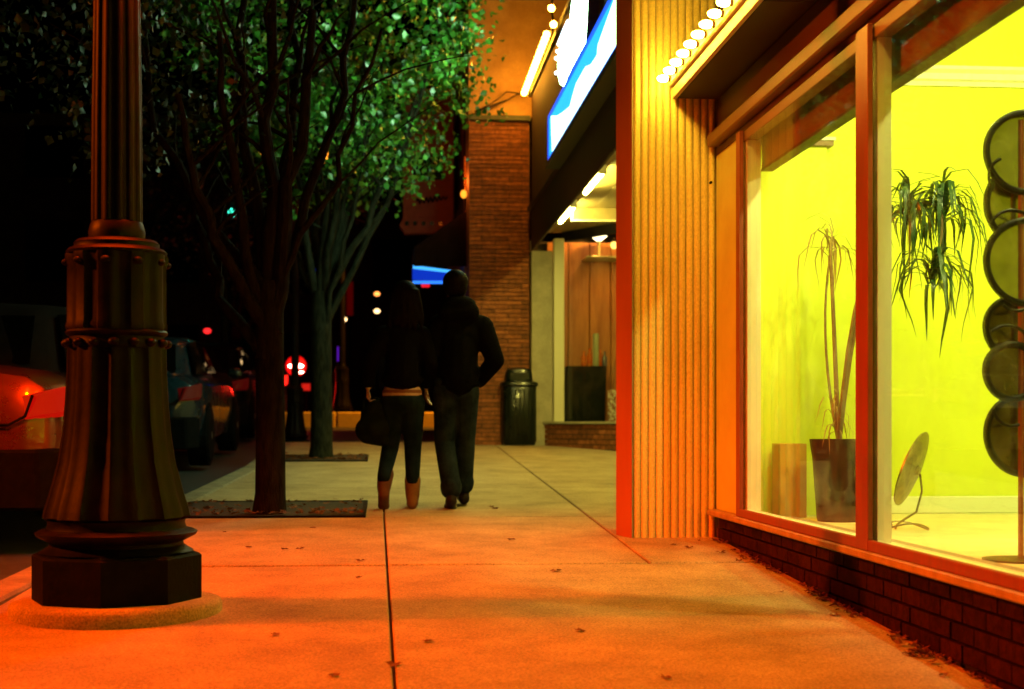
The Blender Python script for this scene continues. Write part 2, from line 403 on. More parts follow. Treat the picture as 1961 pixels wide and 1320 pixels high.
# jamb panel between ribbed pier and glass
MB().box(2.045, 8.33, zs, 2.12, YP - .003, ztop).build('jamb_panel', jambm, shop, bevel=.004)
MB().box(2.002, 8.24, zs + .002, 2.024, 8.329, ztop).build('window_jamb', bronze, shop)
MB().box(2.038, 8.20, zs + .036, 2.115, 8.329, ztop).build('inner_jamb', frame_w, shop)
ml = PX(1639, 1000, 2.0).y; mr = PX(1662, 1000, 2.0).y
MB().box(1.998, mr, zs + .002, 2.022, ml, ztop).build('mullion', bronze, shop, bevel=.003)
MB().box(2.040, mr - .006, zs + .036, 2.10, ml, ztop - .02).build('inner_mullion', frame_w, shop)
MB().box(2.0, 2.6, zs + .002, 2.10, 2.74, ztop).build('mullion', bronze, shop)
MB().box(2.0, Y0, zs + .002, 2.10, Y0 + .12, ztop).build('mullion', bronze, shop)
for a, b in ((ml, 8.24), (2.74, mr), (Y0 + .12, 2.6)):
    MB().box(2.028, a, zs + .05, 2.034, b, ztop - .06).build('window_pane', glass, shop)
MB().box(2.03, Y0, ztop - .06, 2.10, 8.28, ztop).build('top_rail', headerl, shop, bevel=.004)
MB().box(2.045, Y0, ztop + .001, 2.30, YP - .003, ztop + .05).build('header_step', headerm, shop)
MB().box(1.985, Y0, ztop + .052, 2.30, YP - .003, ztop + .13).build('header_trim', headerl, shop, bevel=.008)
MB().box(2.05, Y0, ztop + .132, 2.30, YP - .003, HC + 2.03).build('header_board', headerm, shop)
MB().box(2.14, Y0, HC + 1.47, 2.20, 8.28, ztop).build('blind_box', headerl, shop, bevel=.004)
MB().box(2.135, Y0, HC + 1.455, 2.205, 8.28, HC + 1.468).build('blind_rail', headerm, shop)
# canopy
xf = 1.765
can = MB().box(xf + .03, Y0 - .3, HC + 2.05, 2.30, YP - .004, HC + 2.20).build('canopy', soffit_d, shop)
MB().box(xf, Y0 - .3, HC + 2.03, xf + .028, YP - .004, HC + 2.10).build('canopy_edge', canopym, can, bevel=.004)
MB().box(xf - .03, Y0 - .3, HC + 2.102, xf + .028, YP - .004, HC + 2.17).build('canopy_gutter', canopym, can, bevel=.01)
yb = YP - .02; 
for i, (ya, yb2) in enumerate(((Y0 - .3, 2.6), (2.61, 4.9), (4.91, 6.9), (6.91, YP - .005))):
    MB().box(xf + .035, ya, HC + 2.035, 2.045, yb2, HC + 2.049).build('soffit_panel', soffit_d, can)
bulbm = E('bulb_glow', (1.0, .60, .05), L_BULB)
bme = MB().sph((0, 0, 0), .028, 12, 8, sx=1.45, sz=.82).mesh('bulb'); bme.materials.append(bulbm)
bme.polygons.foreach_set('use_smooth', [True] * len(bme.polygons))
sock = MB().cyl((.03, 0, 0), (.075, 0, 0), .017, .02, 8).mesh('bulb_socket'); sock.materials.append(headerm)
yb = YP - .10
while yb > Y0:
    b = inst('bulb', bme, can, (xf - .075, yb, HC + 2.135)); s_ = inst('socket', sock, can, (xf - .105, yb, HC + 2.135))
    yb -= .205
# ribbed pier
pil = MB().prism([(XA + .002, YP + .028), (2.6, YP + .028), (2.6, YP + .6), (XB + .09, YP + .6), (XB + .03, YP + .20)], gz(9.0) - .05, 5.6).build('ribbed_pier', rib_back, shop)
nr = 11; xr0 = XA + .012; per = (2.046 - xr0) / nr
prof = []
for k in range(7):
    a = PI * k / 6; prof.append((-math.cos(a) * per * .45, -math.sin(a) * .017))
rb = MB(); n_ = len(prof); z0 = gz(9.0) + .0; z1 = 5.58
rb.add([(x, y, 0) for x, y in prof] + [(x, y, z1 - z0) for x, y in prof], [(i, i + 1, n_ + i + 1, n_ + i) for i in range(n_ - 1)])
rme = rb.mesh('rib'); rme.materials.append(rib_m); rme.polygons.foreach_set('use_smooth', [True] * len(rme.polygons))
for i in range(nr): inst('rib', rme, pil, (xr0 + per * (i + .5), YP + .027, z0))
cx_, cy_ = XB, YP + .17
MB().prism([(XA, YP), (XA + .004, YP + .026), (cx_ + .03, cy_ + .02), (cx_, cy_)], gz(9) - .02, 5.6).build('corner_trim', trim_red, shop)
p_ = PY(1361, 350, YP)
MB().cyl((p_.x, YP + .01, p_.z), (p_.x, YP - .012, p_.z), .009, n=10).build('bolt', iron, shop)
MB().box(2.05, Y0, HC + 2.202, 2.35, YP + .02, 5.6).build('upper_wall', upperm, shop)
MB().box(2.05, -6, -.3, 2.35, Y0 - .002, 5.6).build('side_wall', upperm, shop)
# display room
YB = 8.66; XR = 6.2
zf = HC - .545
MB().box(2.13, Y0, zf - .1, XR, YB, zf).build('display_floor', floorm, shop)
MB().box(2.125, YB, zf - .1, XR, YB + .12, HC + 1.675).build('end_wall', yellow, shop)
MB().box(2.31, YB, HC + 1.676, XR, YB + .12, HC + 2.9).build('end_wall', yellow, shop)
MB().box(XR, Y0, zf - .1, XR + .1, YB + .12, HC + 2.9).build('back_wall', yellow, shop)
MB().box(2.31, Y0 - .12, zf - .1, XR, Y0, HC + 2.9).build('near_wall', yellow, shop)
MB().box(2.36, Y0, HC + 2.85, XR, YB, HC + 2.95).build('ceiling', ceilm, shop)
MB().box(2.31, Y0, HC + 2.2, 2.36, YB, HC + 2.95).build('lining', ceilm, shop)
pe = PY(1583, 500, YB - .10).x
bb = MB().box(pe + .001, YB - .022, zf, XR, YB - .001, zf + .105).build('baseboard', whitew, shop, bevel=.006)
cr = MB()
cpr = [(0, 0), (-.02, 0), (-.03, .025), (-.05, .035), (-.05, .07), (-.08, .09), (-.08, .11), (0, .11)]
cr.slab3([(2.52, YB - .001 + a, HC + 2.055 + b) for a, b in cpr], (XR - 2.52, 0, 0)); cr.build('picture_rail', whitew, shop)
pe = PY(1583, 500, YB - .10).x
MB().box(2.127, YB - .10, zf, pe, YB - .001, HC + 1.66).build('wall_pier', yellow, shop)
MB().box(2.32, YB - .13, HC + 1.66, pe + .035, YB - .001, HC + 1.69).build('pier_cap', headerl, shop)
MB().box(2.32, YB - .14, HC + 1.691, pe + .045, YB - .001, HC + 1.71).build('pier_cap', whitew, shop)
# ceiling lamps of the display room (hang out of sight above the window head)
CLN = ['deepest', 'second deepest', 'middle', 'second nearest', 'nearest']
for i, (lx, ly) in enumerate(((2.42, 7.35), (2.42, 6.3), (2.42, 5.2), (2.42, 4.0), (2.42, 2.4))):
    t = thing('ceiling_spotlight', 'lit white spotlight hanging above the yellow display window, %s of five' % CLN[i], 'ceiling lamp', (lx, ly, HC + 2.85), 'ceiling spotlights of the display room')
    MB().cyl((lx, ly, HC + 2.85), (lx, ly, HC + 2.52), .012).build('stem', blackm, t)
    MB().lathe((lx, ly, HC + 2.30), [(.085, 0), (.08, .12), (.03, .22)], 16, caps=False).build('shade', frame_w, t, smooth=True)
    MB().sph((lx, ly, HC + 2.36), .04, 10, 8).build('globe', E('shop_bulb', (1, .95, .6), 12), t)
    lamp_in(t, 'shop_light', 'POINT', (lx, ly, HC + 2.27), P_SHOP * .55, (.95, .97, .30), .05)

for i, lx in enumerate((3.0, 4.3)):
    t = thing('wall_washer', 'lit black spotlight aimed at the yellow end wall, %s of two' % ['left', 'right'][i], 'spotlight', (lx, 5.4, HC + 2.85))
    MB().cyl((lx, 5.4, HC + 2.85), (lx, 5.4, HC + 2.62), .012).build('stem', blackm, t)
    MB().lathe((lx, 5.4, HC + 2.55), [(.07, .1), (.06, 0), (.03, -.10)], 16, axis=(0, 1, -.6), caps=False).build('shade', blackm, t, smooth=True)
    o = lamp_in(t, 'wash_light', 'SPOT', (lx, 5.5, HC + 2.5), P_SHOP * 2.6, (.93, .96, .22), .06, spot_size=math.radians(120), spot_blend=.5)
    o.rotation_euler = Vector((.1, 3.2, -2.5)).to_track_quat('-Z', 'Y').to_euler()

# ================================================================== DISPLAY OBJECTS
def ribbon_mesh(name, L, wd, droop, mat, seed):
    r = random.Random(seed); m = MB(); n = 6; vs = []; fs = []
    a0 = math.radians(r.uniform(20, 70)); p = Vector((0, 0, 0)); ang = a0
    for i in range(n + 1):
        t = i / n; ww = wd * (math.sin(PI * min(1, t * .85 + .12)) ** .7) * (1 - t * .55)
        vs += [p + Vector((0, -ww / 2, 0)), p + Vector((0, ww / 2, 0))]
        p = p + Vector((math.cos(ang), 0, math.sin(ang))) * (L / n); ang = max(ang - droop * (.5 + t) / n * 2, -1.42 + r.uniform(-.05, .12))
    for i in range(n): fs.append((2 * i, 2 * i + 1, 2 * i + 3, 2 * i + 2))
    m.add(vs, fs); me = m.mesh(name); me.materials.append(mat); me.polygons.foreach_set('use_smooth', [True] * len(me.polygons)); return me
pot_c = PY(1606, 1000, 8.0); pot_c.z = zf
pl = thing('potted_dracaena', 'tall dracaena with drooping leaf tufts in a brown glazed pot in yellow window', 'plant', pot_c)
R_ = .155
MB().lathe(pot_c, [(.115, 0), (.12, .02), (R_ * .93, .36), (R_, .42), (R_ * 1.03, .46), (R_ * .9, .46), (R_ * .86, .42), (.02, .415)], 28,
           mod=lambda a, z: 1 + .012 * math.sin(a * 9)).build('pot', potm, pl, smooth=True)
MB().lathe(pot_c + Vector((0, 0, .422)), [(R_ * .85, 0), (R_ * .6, .012), (.01, .018)], 20).build('soil', soil, pl)
def tuft(head, n, L, wd, dr, mat, seed, tilt=.4, meshes={}):
    r = random.Random(seed)
    ms = [ribbon_mesh('leaf', L * (.8 + .12 * k), wd, dr + .25 * k, mat, seed + k) for k in range(5)]
    for i in range(n):
        el = r.uniform(-.95, .45) if r.random() < .85 else r.uniform(-1.2, -.6)
        inst('leaf', r.choice(ms), pl, Vector(head) + Vector((r.gauss(0, .012), r.gauss(0, .012), r.uniform(-.09, .05))),
             (0, (el * -0.6 - .1) if r.random() > .12 else -1.1, r.uniform(0, 2 * PI)), (r.uniform(.6, 1.1),) * 3)
hd = [(PY(1590, 470, 8.0), 34, .36, .014, 2.4, leaf_b, 5), (PY(1735, 400, 7.3), 72, .42, .024, 2.7, leaf_g, 11),
      (PY(1805, 395, 7.25), 82, .44, .026, 2.8, leaf_g, 17), (PY(1785, 520, 7.2), 52, .42, .026, 3.0, leaf_g, 23),
      (PY(1600, 800, 7.95), 26, .26, .012, 1.9, leaf_b, 29)]
for h in hd: tuft(*h)
top = pot_c + Vector((0, 0, .43))
def bez(a, b, c, n=10): return [a * (1 - t) ** 2 + b * 2 * t * (1 - t) + c * t * t for t in [i / n for i in range(n + 1)]]
for (hp, mid, ra) in ((hd[0][0], PY(1600, 690, 8.0), .012), (hd[0][0] + Vector((.02, 0, .05)), PY(1560, 620, 8.05), .007), (hd[1][0], PY(1655, 400, 7.7), .012), (hd[2][0], PY(1640, 330, 7.6), .010)):
    MB().tube(bez(top, mid, hp), [ra * (1.3 - .05 * i) for i in range(11)], 7).build('stem', stemm, pl, smooth=True)

MB().tube([hd[2][0], hd[2][0].lerp(hd[3][0], .5) + Vector((.02, 0, 0)), hd[3][0]], [.008, .007, .006], 6).build('stem', stemm, pl, smooth=True)
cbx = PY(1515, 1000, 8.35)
tag(MB().box(cbx.x - .075, 8.32, zf + .001, cbx.x + .085, 8.5, zf + .43).build('reflection_block', M('ochre_reflection', (.42, .24, .02), (.48, .28, .03), 6, .8), loc=(cbx.x, 8.4, zf), bevel=.004), 'upright ochre brown block for a reflection beside the pot in the yellow window', 'box')  # solid block added where only a reflection shows beside the pot
# ring mirror screen
rc = PY(1957, 600, 5.62)
rs = thing('ring_mirror_stand', 'tall black stand of overlapping rings holding dark mirror discs', 'mirror', (rc.x, 5.62, zf))
mdark = M('smoked_mirror', (.30, .30, .10), (.45, .44, .16), 10, .18, metal=.75)
mdark2 = M('dark_mirror', (.06, .03, .015), (.12, .09, .03), 10, .15, metal=.7)
rings = [(292, 78), (392, 80), (502, 82), (628, 60), (712, 54), (832, 80)]
for k, (py, rp) in enumerate(rings):
    if True:
        c = PY(1884 + rp, py, 5.62 + (.036 if k % 2 else 0)); r = rp * .00201
        MB().tube([c + Vector((math.cos(a) * r, .004 * math.sin(3 * a), math.sin(a) * r)) for a in [2 * PI * i / 40 for i in range(40)]], .0140, 8, closed=True).build('ring', blackm, rs, smooth=True)
        MB().lathe(c + Vector((0, .010, 0)), [(r * .97, 0), (r * .97, .006)], 36, axis=(0, 1, 0)).build('mirror_disc', mdark if k < 3 else mdark2, rs)
for k in range(5):
    py = 340 + k * 110; c = PY(1925 + (k % 3) * 9, py, 5.60); r = .075 + .02 * (k % 2)
    a0 = random.uniform(0, 6)
    MB().tube([c + Vector((math.cos(a0 + a) * r, -.02, math.sin(a0 + a) * r)) for a in [1.9 * i / 10 for i in range(11)]], .007, 6).build('scroll', blackm, rs, smooth=True)
MB().cyl((rc.x, 5.63, zf + .012), (rc.x, 5.63, PY(1957, 230, 5.63).z), .011, n=10).build('pole', bronze, rs, smooth=True)
MB().lathe((rc.x, 5.63, zf), [(.15, 0), (.15, .008), (.02, .02)], 24).build('foot', blackm, rs, smooth=True)
# tilted plate on wire stand
pc = PY(1744, 897, 7.35)
ps = thing('plate_on_stand', 'round antique metal plate tilted back on a small wire stand', 'plate', (pc.x, 7.35, zf))
ax = Vector((.93, -.64, -.42)).normalized()
MB().lathe(pc, [(.20, .0), (.203, .008), (.17, .012), (.12, .028), (.03, .034), (.02, .05)], 40, axis=ax).build('plate', platem, ps, smooth=True)
bz = zf + .005; b0 = Vector((pc.x - .03, 7.30, bz))
MB().tube([pc + Vector((.05, 0, -.03)), pc + Vector((.06, 0, -.12)), Vector((pc.x + .03, 7.35, zf + .09)), Vector((pc.x - .04, 7.33, zf + .055)), Vector((pc.x - .09, 7.30, zf + .03)), Vector((pc.x - .10, 7.30, bz))], .006, 6).build('back_wire', platem, ps, smooth=True)
MB().tube([b0 + Vector((.12 * math.cos(a) - .02, .1 * math.sin(a), .035 * math.sin(a / 1.0) ** 2)) for a in [2 * PI * i / 24 for i in range(24)]], .005, 6, closed=True).build('foot_wire', platem, ps, smooth=True)
MB().tube([b0 + Vector((-.10 + .02 * math.cos(a), .02, .02 + .02 * math.sin(a))) for a in [2 * PI * i / 12 for i in range(12)]], .004, 6, closed=True).build('curl', platem, ps, smooth=True)
# narrow dark object leaning by the mullion
pn = PY(1690, 905, 7.0)
pf = thing('picture_frame', 'dark narrow frame seen edge on beside the window mullion', 'picture frame', (pn.x, 7.0, zf))
fr_ = MB(); q0 = Vector((pn.x - .02, 7.0, zf)); 
fr_.slab3([q0, q0 + Vector((.05, .25, 0)), q0 + Vector((.065, .25, .34)), q0 + Vector((.015, 0, .34))], (.016, -.003, 0)); fr_.build('frame', potm, pf, bevel=.003)
fr2 = MB(); q1 = q0 + Vector((-.003, .03, .03)); fr2.slab3([q1, q1 + Vector((.038, .19, 0)), q1 + Vector((.051, .19, .28)), q1 + Vector((.013, 0, .28))], (.002, 0, 0)); fr2.build('picture', platem, pf)

# ================================================================== SECOND SHOP (recessed, blue sign)
X2 = PY(1018, 480, 19.35).x; XS = X2 - .13; Y2 = 19.42
b2 = thing('recessed_storefront', 'dark fronted shop with fluorescent lit recessed entrance beneath blue sign', 'building', (X2, 14, gz(14)))
zfb = HC + 2.31
MB().box(X2, 9.64, zfb, X2 + .035, Y2 - .002, HC + 2.84).build('fascia', fascm, b2, bevel=.01)
MB().box(X2 - .05, 9.64, HC + 2.842, X2 + .16, Y2 - .002, HC + 2.89).build('fascia_trim', upperm, b2)
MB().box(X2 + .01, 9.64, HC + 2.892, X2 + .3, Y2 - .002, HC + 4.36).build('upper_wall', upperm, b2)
MB().box(X2 - .03, 9.64, HC + 4.362, X2 + .33, Y2 - .002, HC + 4.42).build('coping', ledgem, b2)
zso = HC + 2.55
for i in range(13):
    x0 = X2 + .04 + i * .24
    MB().box(x0 + .004, 9.64, zso, x0 + .236, Y2 - .02, zso + .03).build('soffit_board', boardm, b2, bevel=.004)
MB().box(X2 + .04, 9.64, zso + .031, X2 + 3.2, Y2, zso + .08).build('soffit_backing', fascm, b2)
dp = PY(1097, 420, 17.1)
MB().box(dp.x, 17.1, zso - .15, dp.x + .58, 17.3, zso - .001).build('downstand_beam', boardm, b2, bevel=.006)
MB().box(dp.x - .006, 17.07, zso - .165, dp.x + .60, 17.099, zso - .145).build('beam_trim', postw, b2)
# pier, post
xa = X2; xb = PY(1058, 700, 19.4).x
MB().box(xa + .002, 19.38, gz(19.4) - .05, xb, 19.75, zfb - .002).build('stone_pier', stone_y, b2, bevel=.01)
xc = PY(1080, 700, 19.3).x
MB().box(xb + .004, 19.26, gz(19.3), xc, 19.42, zso - .09).build('window_post', postw, b2, bevel=.006)
# low brick wall, running diagonally into the recess
p1 = G(1037, 853); p2 = G(1177, 864); d12 = (p2 - p1); d12.z = 0; d12.normalize(); nrm = Vector((-d12.y, d12.x, 0)); 
if nrm.y > 0: nrm = -nrm
p3 = p1 + d12 * 2.6; zl = HC + .03
th = -nrm * .13
lw = MB().prism([(p1.x + th.x * .3, p1.y + th.y * .3), (p3.x + th.x * .3, p3.y + th.y * .3), (p3.x + th.x * 3, p3.y + th.y * 3), (p1.x + th.x * 3, p1.y + th.y * 3)], gz(18.8) - .2, zl - .03).build('low_wall', mortar_r, b2)
of = -nrm * .04
brickwork(lw, (p1 + of)[:2], (p3 + of)[:2], gz(18.8) - .15, zl - .031, (nrm.x, nrm.y), bl=.22, bh=.055, mat=brick_r, depth=.06)
MB().prism([(p1.x + nrm.x * .02, p1.y + nrm.y * .02), (p3.x + nrm.x * .02, p3.y + nrm.y * .02), (p3.x + th.x * 3, p3.y + th.y * 3), (p1.x + th.x * 3, p1.y + th.y * 3)], zl - .029, zl + .001).build('wall_cap', stone_y, b2)
g1 = Vector((xc, 19.33, 0)); g3 = p3 - nrm * .18
ztr = HC + 2.42
MB().beam((g1.x, g1.y), (g3.x, g3.y), .008, zl + .02, ztr).build('window_pane', glass, b2)
MB().beam((g1.x, g1.y), (g3.x, g3.y), .06, ztr, zso - .002).build('transom', awn, b2)
MB().box(X2 + .05, 20.35, gz(20) - .1, 5.2, 20.45, zso).build('back_wall', fascm, b2)
for i in range(9):
    x0 = xb + .02 + i * .30
    MB().box(x0, 20.25, zl - .2, x0 + .29, 20.30, zso - .02).build('wood_panel', wood, b2, bevel=.008)
MB().box(xb, 19.5, gz(20) - .1, 5.2, 20.24, zl - .02).build('shop_floor', fascm, b2)
MB().box(4.45, 9.65, gz(10) - .2, 4.6, 19.4, zso).build('recess_wall', stone_y, b2)
# pavement of the recess is covered by the slabs (X<4.4)
tubem = E('tube_glow', (1.0, .86, .16), L_TUBE)
for (a, b) in (((17.9, 16.55)), ((15.6, 14.3)), ((13.3, 12.0)), ((11.2, 10.0))):
    xt = X2 + .215
    t = thing('tube_light', 'lit fluorescent tube under the dark soffit, %s' % {17.9: 'farthest one by the brick pier', 15.6: 'second from the brick pier', 13.3: 'third one, hidden by the ribbed pier', 11.2: 'nearest one, behind the ribbed pier'}[a], 'tube light', (xt, (a + b) / 2, zso), 'tube lights of the recessed entrance')
    MB().box(xt - .04, b, zso - .035, xt + .04, a, zso - .002).build('fitting', fascm, t)
    MB().box(xt - .045, b - .05, zso - .09, xt + .03, b - .002, zso - .002).build('end_cap', frame_w, t)
    MB().cyl((xt, b + .01, zso - .065), (xt, a - .01, zso - .065), .022, n=10).build('tube', tubem, t)
# interior furnishings behind the diagonal window
zt = PY(1115, 702, 19.55).z
tx0 = PY(1086, 702, 19.5).x; tx1 = PY(1160, 702, 19.5).x; bx0 = PY(1070, 806, 19.5).x; bx1 = PY(1156, 806, 19.5).x
tb = MB(); n = 40
ring_t = [(tx0 + .0, 19.40), (tx1, 19.40), (tx1, 19.80), (tx0, 19.80)]; ring_b = [(bx0, 19.36), (bx1, 19.36), (bx1, 19.86), (bx0, 19.86)]
def perim(rg, t):
    k = int(t * 4) % 4; f = t * 4 - int(t * 4); a = rg[k]; b = rg[(k + 1) % 4]; return Vector((a[0] + (b[0] - a[0]) * f, a[1] + (b[1] - a[1]) * f, 0))
vs = []; lv = 5
for j in range(lv + 1):
    for i in range(n):
        t = i / n; a = perim(ring_t, t); b = perim(ring_b, t); s = j / lv
        p = a.lerp(b, s); c = Vector(((tx0 + tx1) / 2, 19.6, 0)); p = c + (p - c) * (1 + .03 * s * math.sin(i * 2.4)); vs.append((p.x, p.y, zt + (zl - zt) * s))
tb.add(vs, [(j * n + i, j * n + (i + 1) % n, (j + 1) * n + (i + 1) % n, (j + 1) * n + i) for j in range(lv) for i in range(n)] + [tuple(range(n - 1, -1, -1))])
tbl = thing('draped_table', 'square display table under a black floor length cloth behind the far shop window', 'table', ((tx0 + tx1) / 2, 19.6, zl - .02))
tb.build('tablecloth', cloth_b, tbl, smooth=True); MB().box(tx0 + .02, 19.42, zt - .03, tx1 - .02, 19.78, zt - .01).build('tabletop', wood, tbl)
amber = M('amber_glass', (.75, .12, .02), (.9, .35, .04), 30, .15, trans=.5, coat=.6)
green_g = M('pale_green_glass', (.45, .50, .28), None, rough=.3, trans=.3)
for k, (px, hh, mt, lb) in enumerate(((1118, .20, amber, 'short orange glass bottle at the left end of black draped table'), (1130, .24, amber, 'orange glass bottle with shiny cap left of the tall pale vase'), (1141, .44, green_g, 'tall pale green cylindrical vase among orange bottles'),
                                       (1150, .22, amber, 'orange glass bottle right of the tall pale vase'), (1158, .20, M('grey_glass', (.1, .1, .12), None, rough=.2), 'dark grey glass bottle at right end of the draped table'))):
    bx = PY(px, 700, 19.5).x; yy_ = 19.5 + (.05 if k % 2 else 0)
    if k == 2: prof = [(.040, 0), (.042, .02), (.042, hh - .02), (.036, hh)]
    else: prof = [(.034, 0), (.036, .02), (.036, hh * .6), (.014, hh * .75), (.014, hh * .95), (.018, hh)]
    t = MB().lathe((bx, yy_, zt + .002), prof, 14).build('vase' if k == 2 else 'bottle', mt, smooth=True, loc=(bx, yy_, zt)); tag(t, lb, 'vase' if k == 2 else 'bottle')
px_ = PY(1170, 775, 19.3)
t = MB().prism([(px_.x - .05, 19.25), (px_.x + .14, 19.1), (px_.x + .16, 19.2), (px_.x - .03, 19.35)], zl + .002, zl + .42).build('patterned_box', M('patterned_paper', (.75, .72, .55), (.30, .12, .05), 26, .6, contrast=(.45, .55)), loc=(px_.x, 19.25, zl), bevel=.004)
tag(t, 'pale box with red and grey pattern right of the draped table', 'box')
sh = PY(1120, 493, 19.9)
MB().box(sh.x, 19.7, sh.z - .02, sh.x + 1.0, 20.24, sh.z).build('glass_shelf', green_g, b2, bevel=.003)
lp = PY(1147, 491, 19.9)
tl = thing('table_lamp', 'white glass torch lamp with twisted stem on the glass shelf', 'lamp', (lp.x, 19.9, sh.z))
MB().lathe((lp.x, 19.9, sh.z + .001), [(.05, 0), (.045, .012), (.014, .02), (.02, .06), (.014, .1), (.02, .14), (.014, .18), (.03, .22)], 16, mod=lambda a, z: 1 + .12 * math.sin(3 * a + z * 90)).build('stem', green_g, tl, smooth=True)
MB().lathe((lp.x, 19.9, sh.z + .222), [(.03, 0), (.09, .05), (.115, .068), (.10, .075), (.01, .08)], 24).build('bowl_shade', E('warm_shade', (1, .82, .42), 4.5), tl, smooth=True)
lamp_in(tl, 'lamp_light', 'POINT', (lp.x, 19.75, sh.z + .36), 45, (1, .42, .06), .05)
pd = PY(1176, 470, 19.7)
t = thing('pendant_lamp', 'small warm lit pendant bulb right of the torch lamp behind glass', 'lamp', (pd.x, 19.7, pd.z))
MB().sph((pd.x, 19.7, pd.z), .05, 12, 8).build('globe', E('pendant_glow', (1, .62, .1), 3), t, smooth=True); MB().cyl((pd.x, 19.7, pd.z + .05), (pd.x, 19.7, zso - .01), .006, n=6).build('cord', blackm, t)
lamp_in(t, 'pendant_light', 'POINT', (pd.x + .3, 19.6, pd.z - .12), 22, (1, .42, .06), .05)

# ---- the blue and white light box sign
s_bl = PX(1051, 312, XS); s_tl = PX(1054, 218, XS)
ysf = s_bl.y; zsb = s_bl.z; zst = s_tl.z; ysn = 10.4
sg = thing('lightbox_sign', 'long blue and white lit box sign above the recessed shop', 'sign', (X2, (ysf + ysn) / 2, zsb))
MB().box(XS + .006, ysn, zsb, X2 - .002, ysf, zst).build('cabinet', ledgem, sg)
blue_e = E('sign_blue', (.015, .10, 1.0), 1.6); cyan_e = E('sign_cyan', (.03, .62, 1.0), 1.1); white_e = E('sign_white', (.60, 1.0, .45), L_SIGN)
MB().box(XS, ysn + .04, zsb + .04, XS + .005, ysf - .04, zst - .04).build('cyan_face', cyan_e, sg)
for (a0, b0_, a1, b1) in ((ysn, zsb, ysf, zsb + .04), (ysn, zst - .04, ysf, zst), (ysn, zsb + .041, ysn + .04, zst - .041), (ysf - .04, zsb + .041, ysf, zst - .041)):
    MB().box(XS - .012, a0, b0_, XS + .005, a1, b1).build('border', blue_e, sg)
# white mountain shaped band on the cyan face
H_ = zst - zsb
def yz(px, py): q = PX(px, py, XS - .003); return (q.y, q.z)
up = [(1056, 222), (1068, 222), (1080, 214), (1092, 204), (1097, 184), (1104, 160), (1122, 128), (1132, 124), (1144, 106), (1156, 78), (1168, 56), (1177, 44)]
lo = [(1180, 92), (1170, 112), (1160, 124), (1148, 148), (1136, 162), (1124, 190), (1110, 206), (1096, 234), (1080, 262), (1064, 288), (1058, 296)]
pts = [yz(*p) for p in up + lo]
pts = [(a, min(max(b, zsb + .045), zst - .045)) for a, b in pts]
iN = len(up)
ext_up = [(12.2, zst - .20), (11.2, zst - .06), (10.5, zst - .1)]; ext_lo = [(10.5, zsb + .2), (11.2, zsb + .08)]
poly = pts[:iN] + ext_up + ext_lo + pts[iN:]
MB().slab3([(XS - .004, a, b) for a, b in poly], (-.003, 0, 0)).build('white_band', white_e, sg)
MB().box(XS - .03, ysn, zsb - .06, X2 - .002, ysf + .05, zsb - .002).build('bottom_trim', ledgem, sg)
# raised white shape on top of the sign
logo = [(1073, 160), (1069, 140), (1069, 112), (1074, 85), (1083, 62), (1092, 42), (1094, 20), (1099, -30), (1104, -90), (1128, -110), (1126, -20), (1124, 40), (1121, 82), (1104, 112), (1086, 148), (1080, 166)]
lg = thing('raised_sign_shape', 'big white lit rounded sign shape standing on the blue box sign', 'sign', (XS + .06, PX(1080, 160, XS).y, zst))
LP = [PX(a, b, XS) for a, b in logo]
for p in LP: p.z = max(p.z, zst + .012)
MB().slab3([(XS, p.y, p.z) for p in LP], (-.004, 0, 0)).build('lit_face', E('logo_white', (.52, 1.0, .55), 32), lg)
MB().slab3([(XS + .002, p.y, p.z) for p in LP], (.10, 0, 0)).build('cabinet', ledgem, lg)
bsm = MB().sph((0, 0, 0), .02, 8, 6).mesh('edge_bulb'); bsm.materials.append(E('edge_bulb', (.7, .9, 1), 6))
edge = LP[1:7]
for a, b in zip(edge[:-1], edge[1:]):
    nn = max(1, int((b - a).length / .09))
    for i in range(nn): q = a.lerp(b, i / nn); inst('edge_bulb', bsm, lg, (XS - .02, q.y, q.z))
# ---- string of bulbs along the coping
sb = thing('bulb_string', 'string of bare warm bulbs along the roof edge by the ochre wall', 'string light', (X2 - .07, 18, HC + 4.42))
q0 = PY(1004, 178, 19.2); q1 = PX(1047, 66, q0.x)
bm2 = MB().sph((0, 0, 0), .037, 8, 6).mesh('bulb'); bm2.materials.append(E('string_bulb', (1.0, .42, .03), 130))
nb = 17
for i in range(nb): inst('bulb', bm2, sb, q0.lerp(q1, i / (nb - 1)))
for p in ((1060, 47), (1056, 16), (1058, -20), (1062, -60)): inst('bulb', bm2, sb, PX(p[0], p[1], q0.x))
MB().tube([q0 + Vector((.04, 0, -.03)), q1 + Vector((.04, 0, -.03)), PX(1060, 47, q0.x + .04), PX(1056, 16, q0.x + .04), PX(1062, -60, q0.x + .04)], .012, 6).build('cable', blackm, sb)

